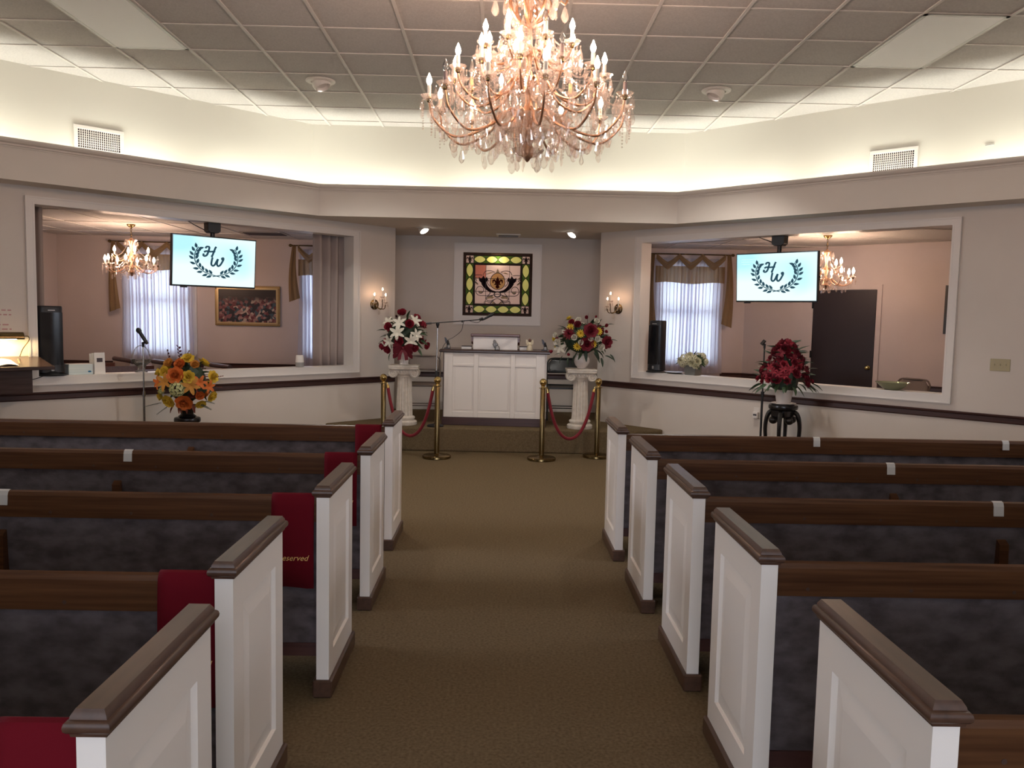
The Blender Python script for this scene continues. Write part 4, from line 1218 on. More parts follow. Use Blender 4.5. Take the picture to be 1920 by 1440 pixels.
# --- cream flowers in a grey square pot on the sill of the music room
t = thing('flower_arrangement', 'cream flowers in a square grey pot on the window sill', 'flowers', WR(0.165, 0.075, 0.957), RR)
obj('pot', loftbox([(0, 0.062, 0), (0.004, 0.066, 0), (0.112, 0.078, 0.0), (0.115, 0.078, 0), (0.113, 0.07, 0.006)], 0.07), 'pot_grey', t)
B = Bouquet(t, (0, 0, 0.17), (0.17, 0.10, 0.085), 15)
B.core(0.8, 'leaf')
for i, (dx, z) in enumerate([(-.12, .16), (-.07, .20), (0, .225), (.06, .20), (.11, .165), (-.03, .16), (.04, .15), (-.09, .13), (.08, .125), (0, .19)]):
    B.front(('open_rose', 'hydrangea')[i % 2], 'petal_cream', dx, z, .10, 1.05)
for ax, az in ((-1, -.2), (-.9, .3), (-.3, 1), (.3, 1), (.9, .3), (1, -.1), (.7, .7), (-.6, -.4), (.6, -.5), (1, -.3)):
    put(t, 'leaf', 'leaf', (ax * 0.12, -0.05, 0.16 + az * 0.05), (ax, -.2, az), 0.09, 0.3, True)
B.rear(6, [('hydrangea', 'petal_cream')], .10)

# ================================================================== CHANDELIERS
CH = {}


def crystal_meshes():
    if CH:
        return CH
    drop = MB().lathe([(0.0, 0.0), (0.004, -0.004), (0.004, -0.008), (0.0015, -0.012), (0.0015, -0.016), (0.006, -0.022), (0.0145, -0.058), (0.0135, -0.066), (0.006, -0.078), (0.0, -0.082)], 6)
    CH['drop'] = mesh('pendant', drop, 'crystal')
    tear = MB().lathe([(0.004, 0.0), (0.004, -0.006), (0.0015, -0.010), (0.004, -0.014), (0.004, -0.02), (0.0015, -0.024), (0.005, -0.028), (0.005, -0.034), (0.0015, -0.038), (0.006, -0.044), (0.0075, -0.085), (0.0, -0.10)], 5)
    CH['prism'] = mesh('pendant', tear, 'crystal')
    pear = MB().lathe([(0.0, 0.0), (0.003, -0.004), (0.002, -0.012), (0.010, -0.025), (0.022, -0.062), (0.021, -0.075), (0.011, -0.092), (0.0, -0.098)], 8)
    pear.v = [(x, y * 0.55, z) for x, y, z in pear.v]
    CH['pear'] = mesh('pendant', pear, 'crystal')
    CH['cup'] = mesh('candle_cup', MB().lathe([(0.006, -0.012), (0.016, -0.010), (0.032, 0.0), (0.044, 0.014), (0.047, 0.016), (0.030, 0.004), (0.012, 0.0), (0.012, 0.006)], 12), 'crystal', smooth=False)
    CH['socket'] = mesh('socket', MB().lathe([(0.005, -0.022), (0.012, -0.016), (0.013, -0.004), (0.016, 0.0), (0.013, 0.008)], 10), 'brass_dark', smooth=True)
    for m in ('candle', 'candle_dark', 'candle_amber'):
        CH[m] = mesh('candle', MB().lathe([(0.0105, 0.004), (0.0105, 0.085), (0.007, 0.088)], 10), m, smooth=True)
    pr = [(0.006, 0), (0.011, 0.008), (0.0145, 0.020), (0.013, 0.032), (0.007, 0.046), (0.002, 0.060), (0.0, 0.062)]
    for m in ('bulb_lit', 'bulb_high', 'bulb_small', 'clear_glass', 'bulb_sconce'):
        CH[m] = mesh('bulb', MB().lathe(pr, 10), m, smooth=True)
    return CH


def octa(mb, c, r, h=None):
    h = h or r
    c = Vector(c)
    vs = [c + Vector((0, 0, h)), c - Vector((0, 0, h))] + [c + Vector((r * cos(pi / 2 * k), r * sin(pi / 2 * k), 0)) for k in range(4)]
    mb.add(vs, [(0, 2 + k, 2 + (k + 1) % 4) for k in range(4)] + [(1, 2 + (k + 1) % 4, 2 + k) for k in range(4)])


def beads(mb, a, b, sag, n, r):
    a, b = Vector(a), Vector(b)
    for i in range(n + 1):
        t = i / n
        p = a.lerp(b, t)
        p.z -= sag * 4 * t * (1 - t)
        octa(mb, p, r)


def chandelier(name, lab, loc, ztop, tiers, body, bulb, scale, unlit, seed, crown):
    C = crystal_meshes()
    g = random.Random(seed)
    t = thing(name, lab, 'chandelier', loc)
    s = scale
    zc = ztop - loc[2]
    obj('canopy', MB().lathe([(0.085 * s, zc - 0.001), (0.085 * s, zc - 0.012), (0.06 * s, zc - 0.03), (0.02 * s, zc - 0.045), (0.008, zc - 0.06)], 20), 'brass_dark', t, smooth=True)
    ch = MB()
    z = crown + 0.02
    k = 0
    while z < zc - 0.05:
        ring = [(0.009 * cos(2 * pi * i / 10) * (1 if k % 2 else 0), 0.009 * cos(2 * pi * i / 10) * (0 if k % 2 else 1), z + 0.018 * sin(2 * pi * i / 10)) for i in range(10)]
        ch.tube(ring, 0.003, 5, closed=True)
        z += 0.028
        k += 1
    obj('chain', ch, 'brass_dark', t)
    obj('stem', MB().lathe(body, 16), 'rose_brass', t, smooth=True)
    strings = MB()
    for ti, T_ in enumerate(tiers):
        n, R, zcup, zroot, ph = T_['n'], T_['R'], T_['zcup'], T_['zroot'], T_['ph']
        dip = T_['dip']
        pts = bez([(0.03, 0, zroot), (R * 0.22, 0, zroot + 0.03 * s), (R * 0.45, 0, zcup - dip * 0.75), (R * 0.74, 0, zcup - dip), (R * 0.95, 0, zcup - dip * 0.55), (R, 0, zcup - 0.02)], 6)
        arm = mesh('arm', MB().tube(pts, [0.0085 * s ** 0.5 - 0.003 * i / len(pts) for i in range(len(pts))], 7), 'rose_brass', smooth=True)
        for k in range(n):
            a = ph + 2 * pi * k / n
            ca, sa = cos(a), sin(a)
            inst('arm', arm, t, (0, 0, 0), (0, 0, a))
            P = (R * ca, R * sa, zcup)
            inst('candle_cup', C['cup'], t, P, (0, 0, a), s ** 0.5)
            inst('socket', C['socket'], t, P, (0, 0, 0))
            off = (ti, k) in unlit
            cm = 'candle' if not off else g.choice(('candle', 'candle_amber', 'candle_dark'))
            hs = T_.get('ch', 0.8)
            inst('candle', C[cm], t, P, (0, 0, 0), (1, 1, hs))
            inst('bulb', C['clear_glass' if off else T_.get('bulb', bulb)], t, (P[0], P[1], P[2] + 0.088 * hs), (0, 0, 0), T_.get('bs', 1.0))
            # pendants round the cup
            m = T_['drops']
            for q in range(m):
                b = a + 2 * pi * (q + 0.5) / m
                rr = 0.046 * s ** 0.5
                inst('pendant', C[g.choice(('drop', 'prism'))], t, (P[0] + rr * cos(b), P[1] + rr * sin(b), zcup + 0.006 - g.uniform(0, 0.012)), (0, 0, g.random() * 3), g.uniform(0.75, 1.15) * s ** 0.5)
            for f, kind in ((0.34, 'pear'), (0.62, 'drop')):
                pp = pts[int(f * (len(pts) - 1))]
                if T_.get('armdrops', True):
                    inst('pendant', C[kind], t, (pp.x * ca, pp.x * sa, pp.z - 0.008), (0, 0, g.random() * 3), g.uniform(0.9, 1.3) * s ** 0.5)
            # bead strings from cup down, and swags cup to cup
            for q in range(3):
                b = a + 2 * pi * q / 3
                p0 = Vector((P[0] + 0.03 * cos(b), P[1] + 0.03 * sin(b), zcup - 0.01))
                beads(strings, p0, p0 - Vector((0, 0, g.uniform(0.10, 0.20) * s)), 0, 11, 0.0062)
            a2 = ph + 2 * pi * (k + 1) / n
            beads(strings, P, (R * cos(a2), R * sin(a2), zcup), 0.07 * s, 18, 0.0075)
            beads(strings, P, (0.05 * ca, 0.05 * sa, zcup + T_.get('up', 0.2)), 0.08 * s, 22, 0.0075)
    # crystal dishes on the stem and the fringe below
    for zd, rd, nn in T_['dishes'] if 'dishes' in T_ else []:
        obj('crystal_dish', MB().lathe([(0.012, zd - 0.02), (rd * 0.6, zd - 0.012), (rd, zd + 0.02), (rd * 1.03, zd + 0.024), (rd * 0.55, zd), (0.012, zd - 0.006)], 14), 'crystal', t)
        for q in range(nn):
            b = 2 * pi * q / nn
            inst('pendant', C[('pear', 'drop', 'prism')[q % 3]], t, (rd * cos(b), rd * sin(b), zd + 0.016), (0, 0, b), g.uniform(0.9, 1.25) * s ** 0.5)
    o = obj('bead_string', strings, 'crystal', t)
    o['kind'] = 'stuff'
    return t


# the great chandelier: three tiers of candle arms under a crown
zb = 2.37
tiers = [dict(n=12, R=0.53, zcup=2.735 - zb, zroot=2.66 - zb, ph=0.12, dip=0.19, drops=5, up=0.30),
         dict(n=12, R=0.40, zcup=2.865 - zb, zroot=2.83 - zb, ph=0.12 + pi / 12, dip=0.14, drops=5, up=0.26),
         dict(n=8, R=0.245, zcup=3.015 - zb, zroot=2.98 - zb, ph=0.3, dip=0.09, drops=5, up=0.22, armdrops=False, bulb='bulb_high',
              dishes=[(2.56 - zb, 0.15, 10), (2.62 - zb, 0.24, 14), (2.47 - zb, 0.09, 7), (2.80 - zb, 0.13, 9), (3.10 - zb, 0.09, 8), (3.26 - zb, 0.12, 8)])]
body = [(0.004, 2.43 - zb), (0.03, 2.46 - zb), (0.035, 2.50 - zb), (0.02, 2.53 - zb), (0.05, 2.56 - zb), (0.055, 2.60 - zb), (0.03, 2.63 - zb), (0.045, 2.68 - zb), (0.018, 2.74 - zb), (0.018, 2.78 - zb), (0.04, 2.82 - zb), (0.03, 2.87 - zb), (0.014, 2.91 - zb), (0.014, 2.95 - zb), (0.034, 2.99 - zb), (0.012, 3.05 - zb), (0.012, 3.20 - zb), (0.03, 3.26 - zb), (0.008, 3.32 - zb)]
ch = chandelier('crystal_chandelier', 'large gilt and crystal chandelier with tiers of candle bulbs over the aisle', (0.125, 4.53, zb), ZC, tiers, body, 'bulb_lit', 1.0, {(0, 3), (0, 11), (1, 4), (2, 6), (1, 9), (0, 7), (1, 1)}, 5, 3.32 - zb)
for k in range(6):
    a = k * pi / 3 + 0.2
    z0 = 3.20 - zb
    pts = bez([(0.01, 0, z0 - 0.06), (0.07, 0, z0 - 0.03), (0.11, 0, z0 + 0.05), (0.09, 0, z0 + 0.12), (0.14, 0, z0 + 0.15), (0.20, 0, z0 + 0.11), (0.19, 0, z0 + 0.07), (0.165, 0, z0 + 0.085)], 5)
    obj('crown_scroll', MB().tube(pts, [0.011 - 0.006 * i / len(pts) for i in range(len(pts))], 7), 'rose_brass', ch, rot=(0, 0, a), smooth=True)
    inst('pendant', CH['pear'], ch, (0.19 * cos(a), 0.19 * sin(a), z0 + 0.07), (0, 0, a))
    inst('pendant', CH['prism'], ch, (0.14 * cos(a), 0.14 * sin(a), z0 + 0.10), (0, 0, a), 1.2)
gg = random.Random(9)
fringe = MB()
FD = [MB().lathe([(0.0, 0.0), (0.004, -0.006), (0.0015, -0.012), (0.006, -0.02), (0.0145, -0.058), (0.006, -0.078), (0.0, -0.082)], 6),
      MB().lathe([(0.004, 0.0), (0.0015, -0.010), (0.004, -0.02), (0.0015, -0.024), (0.005, -0.034), (0.0015, -0.038), (0.0065, -0.05), (0.0075, -0.085), (0.0, -0.10)], 5),
      MB().lathe([(0.0, 0.0), (0.002, -0.012), (0.010, -0.025), (0.022, -0.062), (0.011, -0.092), (0.0, -0.098)], 8)]


def hang(r, a, z, k, q):
    fringe.merge(FD[k], Matrix.Translation((r * cos(a), r * sin(a), z)) @ Matrix.Rotation(gg.random() * 3, 4, 'Z') @ Matrix.Scale(q, 4))


for k in range(110):      # lower fringe, denser toward the rim of the basket
    a = k * 2.39996
    r = 0.05 + 0.42 * math.sqrt((k + 0.5) / 110)
    hang(r, a, 2.53 - zb + 0.05 * gg.random() + 0.09 * (r / 0.47) ** 3, k % 3, gg.uniform(0.85, 1.3))
for R_, z_, n_ in ((0.53, 2.70, 36), (0.46, 2.64, 30), (0.40, 2.83, 30), (0.33, 2.76, 24), (0.245, 2.98, 22), (0.16, 3.02, 16), (0.10, 3.16, 12), (0.12, 2.90, 16)):
    for k in range(n_):
        hang(R_ + gg.uniform(-0.03, 0.03), 2 * pi * (k + gg.random() * 0.6) / n_, z_ - zb + gg.uniform(-0.05, 0.03), gg.choice((0, 0, 1, 2)), gg.uniform(0.7, 1.15))
o = obj('crystal_fringe', fringe, 'crystal', ch)
o['kind'] = 'stuff'

# smaller crystal chandeliers in the side rooms
zb = 1.965
tiers = [dict(n=8, R=0.315, zcup=2.155 - zb, zroot=2.12 - zb, ph=0.2, dip=0.10, drops=5, up=0.18, ch=0.55, bs=1.15),
         dict(n=4, R=0.20, zcup=2.27 - zb, zroot=2.25 - zb, ph=0.6, dip=0.07, drops=4, up=0.14, ch=0.55, bs=1.15, armdrops=False,
              dishes=[(2.08 - zb, 0.08, 8), (2.45 - zb, 0.075, 10), (2.03 - zb, 0.045, 5)])]
body = [(0.003, 2.01 - zb), (0.02, 2.03 - zb), (0.045, 2.06 - zb), (0.02, 2.09 - zb), (0.03, 2.12 - zb), (0.012, 2.18 - zb), (0.03, 2.25 - zb), (0.01, 2.32 - zb), (0.03, 2.42 - zb), (0.05, 2.46 - zb), (0.006, 2.50 - zb)]
chandelier('crystal_chandelier', 'small crystal chandelier hanging in the family room near the picture', (-4.75, 10.75, zb), 2.67, tiers, body, 'bulb_small', 0.62, {(0, 0)}, 6, 2.50 - zb)
chandelier('crystal_chandelier', 'small crystal chandelier hanging by the dark door', (3.985, 10.17, zb), 2.67, tiers, body, 'bulb_small', 0.62, {(0, 5)}, 8, 2.50 - zb)


# ------------------------------------------------------------------ wall sconces
def sconce(lab, loc, rz):
    C = CH
    t = thing('wall_sconce', lab, 'sconce', loc, rz)
    obj('backplate', MB().lathe([(0.062, 0), (0.064, 0.006), (0.055, 0.012), (0.045, 0.014), (0.035, 0.024), (0.012, 0.03), (0.0, 0.032)], 24), 'brass_dark', t, (0, 0, 0), (pi / 2, 0, 0), smooth=True)
    for k, (dx, dy, dz) in enumerate(((-0.085, -0.12, 0.02), (0.0, -0.17, 0.085), (0.085, -0.12, 0.02))):
        pts = bez([(0, -0.02, 0), (dx * 0.4, dy * 0.45, -0.045), (dx * 0.85, dy * 0.9, -0.05), (dx, dy, dz - 0.02)], 5)
        obj('arm', MB().tube(pts, 0.005, 6), 'brass_dark', t, smooth=True)
        inst('candle_cup', C['cup'], t, (dx, dy, dz), (0, 0, 0), 0.75)
        inst('candle', C['candle'], t, (dx, dy, dz), (0, 0, 0), (0.7, 0.7, 1.0))
        inst('bulb', C['bulb_sconce'], t, (dx, dy, dz + 0.088), (0, 0, 0), 0.55)
        for q in range(5):
            b = 2 * pi * q / 5
            inst('pendant', C['prism' if q % 2 else 'drop'], t, (dx + 0.033 * cos(b), dy + 0.033 * sin(b), dz + 0.004), (0, 0, b), 0.65)
    inst('pendant', C['pear'], t, (0, -0.10, -0.05), (0, 0, 0), 0.8)


sconce('brass and crystal candle sconce above the red and white lily bouquet', WL(0.88, 0, 1.71), RL)
sconce('brass and crystal candle sconce above the red, white and yellow bouquet', WR(-0.89, 0, 1.72), RR)

# ================================================================== TELEVISIONS
scr = bpy.data.materials.new('screen')
scr.use_nodes = True
nt = scr.node_tree
nt.nodes.clear()
out = nt.nodes.new('ShaderNodeOutputMaterial')
em = nt.nodes.new('ShaderNodeEmission')
em.inputs['Strength'].default_value = 0.66
tc = nt.nodes.new('ShaderNodeTexCoord')
nz = nt.nodes.new('ShaderNodeTexNoise')
nz.inputs['Scale'].default_value = 2.2
nz.inputs['Detail'].default_value = 0
rp = nt.nodes.new('ShaderNodeValToRGB')
rp.color_ramp.elements[0].position = 0.33
rp.color_ramp.elements[0].color = (0.46, 0.84, 0.93, 1)
rp.color_ramp.elements[1].position = 0.56
rp.color_ramp.elements[1].color = (0.80, 1.0, 1.0, 1)
nt.links.new(tc.outputs['Object'], nz.inputs['Vector'])
nt.links.new(nz.outputs['Fac'], rp.inputs['Fac'])
nt.links.new(rp.outputs['Color'], em.inputs['Color'])
nt.links.new(em.outputs[0], out.inputs['Surface'])
MAT['screen'] = scr
mat('logo_navy', (0.01, 0.04, 0.06), 0.6, emit=((0.006, 0.045, 0.075), 0.5))


def ribbon(mb, pts, w, y, k0=None):
    pts = [Vector((p[0], 0, p[1])) for p in pts]
    n = len(pts)
    L, R_ = [], []
    for i, p in enumerate(pts):
        d = (pts[min(i + 1, n - 1)] - pts[max(i - 1, 0)]).normalized()
        nn = Vector((-d.z, 0, d.x))
        ww = w * (k0(i / (n - 1)) if k0 else 1) / 2
        L.append((p.x + nn.x * ww, y, p.z + nn.z * ww))
        R_.append((p.x - nn.x * ww, y, p.z - nn.z * ww))
    mb.add(L + R_, [(i, i + 1, n + i + 1, n + i) for i in range(n - 1)])


def b2(p, n=8):
    return [(q.x, q.z) for q in bez([(a, 0, b) for a, b in p], n)]


def tv(lab, loc, rz, dz, corner_text):
    t = thing('television', lab, 'television', loc, rz, None)
    tilt = radians(4)
    hw, hh = 0.47, 0.268
    # cabinet, tilted toward the room (top forward)
    Mx = Matrix.Rotation(tilt, 4, 'X')
    q = MB().merge(box(-hw, hw, 0.0, 0.045, -hh, hh), Mx)
    obj('cabinet', q, 'black_gloss', t, bevel=0.004)
    obj('screen', MB().merge(box(-hw + 0.012, hw - 0.012, -0.003, 0.0, -hh + 0.018, hh - 0.012), Mx), 'screen', t)
    obj('sensor_badge', MB().merge(box(-hw + 0.10, -hw + 0.17, -0.002, 0.02, -hh - 0.012, -hh), Mx), 'black', t)
    lg = MB()
    y = -0.0045
    # letters
    for st in ([(-0.093, 0.118), (-0.082, 0.135), (-0.062, 0.132), (-0.066, 0.10), (-0.078, 0.06), (-0.094, 0.045), (-0.108, 0.05), (-0.105, 0.068)],
               [(-0.004, 0.140), (-0.012, 0.128), (-0.024, 0.09), (-0.034, 0.058), (-0.040, 0.046), (-0.030, 0.044)],
               [(-0.104, 0.082), (-0.085, 0.092), (-0.05, 0.090), (-0.012, 0.096)],
               [(-0.034, 0.035), (-0.040, 0.0), (-0.042, -0.030), (-0.030, -0.045), (-0.014, -0.032), (0.002, 0.005), (0.012, 0.024)],
               [(0.012, 0.024), (0.006, 0.0), (0.004, -0.028), (0.014, -0.045), (0.030, -0.034), (0.046, -0.004), (0.056, 0.022), (0.054, 0.036), (0.044, 0.030), (0.050, 0.016)]):
        ribbon(lg, b2(st, 6), 0.0165, y)
    # laurel branches
    for s in (-1, 1):
        stem = b2([(s * -0.030, -0.148), (s * 0.035, -0.132), (s * 0.10, -0.105), (s * 0.155, -0.05), (s * 0.178, 0.02), (s * 0.172, 0.08), (s * 0.148, 0.128)], 8)
        ribbon(lg, stem, 0.008, y)
        for k in range(9):
            i = 7 + int(k * (len(stem) - 9) / 8.6)
            p = stem[i]
            d = Vector((stem[i + 1][0] - stem[i - 1][0], 0, stem[i + 1][1] - stem[i - 1][1])).normalized()
            for side in (-1, 1):
                dd = Matrix.Rotation(side * radians(40), 3, 'Y') @ d
                nn = Vector((-dd.z, 0, dd.x))
                ln, wd = 0.052, 0.026
                a = Vector((p[0], 0, p[1])) + dd * 0.010
                pts = [a, a + dd * ln * 0.35 + nn * wd * 0.5, a + dd * ln * 0.7 + nn * wd * 0.36, a + dd * ln, a + dd * ln * 0.65 - nn * wd * 0.38, a + dd * ln * 0.3 - nn * wd * 0.42]
                lg.add([(v.x, y, v.z) for v in pts], [tuple(range(6))])
    lg.v = [(x * 1.36 + 0.012, yy, z * 1.1 + 0.01) for x, yy, z in lg.v]
    q = MB().merge(lg, Mx)
    obj('laurel_logo', q, 'logo_navy', t)
    if corner_text:
        ln = MB()
        for i, (a, b) in enumerate(((0, 0.21), (0, 0.15), (0, 0.10))):
            ln.box(-hw + 0.07 + a, -hw + 0.07 + b, -0.0045, -0.004, hh - 0.072 - i * 0.026, hh - 0.066 - i * 0.026)
        obj('caption_line', MB().merge(ln, Mx), mat('caption_grey', (0.35, 0.55, 0.62), 0.6, emit=((0.34, 0.66, 0.75), 0.85)), t)
    zt = 2.523 - loc[2]
    obj('mount_pole', MB().tube([(0, 0.06, 0.0), (0, 0.06, zt - 0.06)], 0.024, 12), 'black', t, smooth=True)
    obj('mount_bracket', box(-0.09, 0.09, 0.045, 0.075, -0.12, 0.12), 'black', t)
    obj('ceiling_plate', MB().prism([(-0.07, zt - 0.085), (-0.045, zt - 0.105), (0.045, zt - 0.105), (0.07, zt - 0.085), (0.072, zt), (-0.072, zt)], 0.01, 0.11, axis='y'), 'black', t, bevel=0.004)
    obj('cable', MB().tube(bez([(-0.03, 0.10, zt - 0.09), (-0.10, 0.11, zt - 0.06), (-0.18, 0.10, zt - 0.03), (-0.25, 0.08, zt - 0.002)], 5), 0.005, 6), 'black', t, smooth=True)


tv('flat television on a pole mount in the opening with the family room chandelier', WL(-1.165, 0.05, 2.108), RL, 0, False)
tv('flat television on a pole mount in the opening with the dark door', WR(1.16, 0.05, 2.078), RR, 0, True)

# ================================================================== STAINED GLASS WINDOW IN THE ALCOVE
wx0, wx1, wz0, wz1 = -0.533, 0.424, 1.60, 2.466
cx, cz = (wx0 + wx1) / 2, (wz0 + wz1) / 2
fr = MB()
for a, b, z0, z1 in [(wx0 - 0.115, wx1 + 0.115, wz1 + 0.02, wz1 + 0.115), (wx0 - 0.115, wx1 + 0.115, wz0 - 0.115, wz0 - 0.02), (wx0 - 0.115, wx0 - 0.02, wz0 - 0.02, wz1 + 0.02), (wx1 + 0.02, wx1 + 0.115, wz0 - 0.02, wz1 + 0.02)]:
    fr.box(a, b, 11.478, 11.5, z0, z1)
for a, b, z0, z1 in [(wx0 - 0.045, wx1 + 0.045, wz1, wz1 + 0.045), (wx0 - 0.045, wx1 + 0.045, wz0 - 0.045, wz0), (wx0 - 0.045, wx0, wz0, wz1), (wx1, wx1 + 0.045, wz0, wz1)]:
    fr.box(a, b, 11.468, 11.5, z0, z1)
for a, b, z0, z1 in [(wx0 - 0.125, wx1 + 0.125, wz1 + 0.105, wz1 + 0.125), (wx0 - 0.125, wx1 + 0.125, wz0 - 0.125, wz0 - 0.105), (wx0 - 0.125, wx0 - 0.105, wz0 - 0.105, wz1 + 0.105), (wx1 + 0.105, wx1 + 0.125, wz0 - 0.105, wz1 + 0.105)]:
    fr.box(a, b, 11.466, 11.5, z0, z1)
win = struct('window_4', fr, 'trim_white')
win['label'] = 'square leaded stained glass window with green border and scroll motif'
lead = MB()
GY0 = 11.53


def pane(poly, m, y=GY0):
    obj('pane', MB().prism([(cx + a, cz + b) for a, b in poly], y, y + 0.004, axis='y'), m, win)


def came(pts, w=0.007, closed=False, y=GY0 - 0.003, r=None):
    P = [(cx + a, y, cz + b) for a, b in pts]
    lead.tube(P, w / 2, 5, closed=closed)


def lens(ax, az, la, wa, vert):
    n = 8
    pts = []
    for k in range(n + 1):
        u = -1 + 2 * k / n
        pts.append((u * la, wa * (1 - u * u) ** 0.8))
    for k in range(n - 1, 0, -1):
        u = -1 + 2 * k / n
        pts.append((u * la, -wa * (1 - u * u) ** 0.8))
    return [((ax + b, az + a) if vert else (ax + a, az + b)) for a, b in pts]


HW, HH = (wx1 - wx0) / 2, (wz1 - wz0) / 2          # .4785 , .433
b0, b1 = 0.035, 0.145                               # outer brown strip, border depth
X0, X1, Z0, Z1 = HW - b0, HW - b1, HH - b0, HH - b1
# outer brown strips
for k in range(4):
    pass
for a, b, c_, d in [(-HW, HW, Z0, HH), (-HW, HW, -HH, -Z0), (-HW, -X0, -Z0, Z0), (X0, HW, -Z0, Z0)]:
    n = 5
    for i in range(n):
        if b - a > d - c_:
            u0, u1 = a + (b - a) * i / n, a + (b - a) * (i + 1) / n
            pane([(u0, c_), (u1, c_), (u1, d), (u0, d)], 'glass_brown')
            came([(u0, c_), (u0, d)], 0.005)
        else:
            u0, u1 = c_ + (d - c_) * i / n, c_ + (d - c_) * (i + 1) / n
            pane([(a, u0), (b, u0), (b, u1), (a, u1)], 'glass_brown')
            came([(a, u0), (b, u0)], 0.005)
# green ground of the border, lens panes set on it, corners with fleur-de-lis
def border(k, n, half, mid, vert):
    """one lens pane of a border strip and the two green spandrels beside it"""
    u = -half + 2 * half * (k + 0.5) / n
    la = half / n
    q = lens(u, mid, la * 0.985, 0.049, False)
    hs = (X0 - X1) / 2
    up = q[:9]
    dn = [q[8]] + q[9:] + [q[0]]
    pcs = [up[::-1] + [(u - la, mid), (u - la, mid + hs), (u + la, mid + hs), (u + la, mid)], dn[::-1] + [(u + la, mid), (u + la, mid - hs), (u - la, mid - hs), (u - la, mid)]]
    sw = (lambda P: [(b_, a_) for a_, b_ in P]) if vert else (lambda P: P)
    pane(sw(q), 'glass_yellow')
    came(sw(q), 0.010, True)
    for p_ in pcs:
        pane(sw(p_), 'glass_green')


for k in range(4):
    for zz in (1, -1):
        border(k, 4, X1, zz * (Z0 + Z1) / 2, False)
for k in range(3):
    for xx in (1, -1):
        border(k, 3, Z1, xx * (X0 + X1) / 2, True)


def fleur(ax, az, s, m, y):
    pet = [(0, 0.5), (0.13, 0.22), (0.10, 0.0), (0.06, -0.12), (-0.06, -0.12), (-0.10, 0.0), (-0.13, 0.22)]
    pane([(ax + p * s, az + q * s) for p, q in pet], m, y)
    for sg in (-1, 1):
        side = [(0.07, -0.10), (0.12, 0.12), (0.26, 0.28), (0.42, 0.20), (0.42, -0.02), (0.34, -0.06), (0.34, 0.08), (0.26, 0.12), (0.20, 0.02), (0.20, -0.14)]
        pane([(ax + sg * p * s, az + q * s) for p, q in side], m, y)
    pane([(ax - 0.28 * s, az - 0.12 * s), (ax + 0.28 * s, az - 0.12 * s), (ax + 0.28 * s, az - 0.19 * s), (ax - 0.28 * s, az - 0.19 * s)], m, y)
    pane([(ax - 0.09 * s, az - 0.19 * s), (ax + 0.09 * s, az - 0.19 * s), (ax + 0.17 * s, az - 0.38 * s), (ax, az - 0.5 * s), (ax - 0.17 * s, az - 0.38 * s)], m, y)


for sx_ in (-1, 1):
    for sz_ in (-1, 1):
        ax, az = sx_ * (X0 + X1) / 2, sz_ * (Z0 + Z1) / 2
        h = (X0 - X1) / 2
        pane([(ax - h, az - h), (ax + h, az - h), (ax + h, az + h), (ax - h, az + h)], 'glass_pink', GY0 + 0.005)
        fleur(ax, az, 0.108, 'glass_dark', GY0)
for q in ([(-X0, -Z0), (X0, -Z0), (X0, Z0), (-X0, Z0)], [(-X1, -Z1), (X1, -Z1), (X1, Z1), (-X1, Z1)]):
    came(q, 0.017, True)
for s in (-1, 1):
    came([(s * X1, -Z0), (s * X1, Z0)], 0.012)
    came([(-X0, s * Z1), (X0, s * Z1)], 0.012)
# inner brown line and rose field in nine lights
XI, ZI = X1 - 0.018, Z1 - 0.018
for a, b, c_, d in [(-X1, X1, ZI, Z1), (-X1, X1, -Z1, -ZI), (-X1, -XI, -ZI, ZI), (XI, X1, -ZI, ZI)]:
    pane([(a, c_), (b, c_), (b, d), (a, d)], 'glass_brown')
gx = [-XI, -XI * 0.52, XI * 0.52, XI]
gz = [-ZI, -ZI * 0.36, ZI * 0.30, ZI]
for i in range(3):
    for j in range(3):
        pane([(gx[i], gz[j]), (gx[i + 1], gz[j]), (gx[i + 1], gz[j + 1]), (gx[i], gz[j + 1])], 'glass_rose' if (i, j) == (0, 2) else 'glass_pink', GY0 + 0.005)
came([(-XI, -ZI), (XI, -ZI), (XI, ZI), (-XI, ZI)], 0.014, True)
for i in (1, 2):
    came([(gx[i], -ZI), (gx[i], ZI)], 0.006)
    came([(-XI, gz[i]), (XI, gz[i])], 0.006)
# centre medallion with fleur-de-lis
med = [(0.105 * cos(2 * pi * k / 18), 0.03 + 0.115 * sin(2 * pi * k / 18) * (1.15 if sin(2 * pi * k / 18) > 0 else 0.85)) for k in range(18)]
pane(med, 'glass_amber', GY0 + 0.0005)
came(med, 0.010, True)
fleur(0, 0.028, 0.17, 'glass_ruby', GY0 - 0.0015)
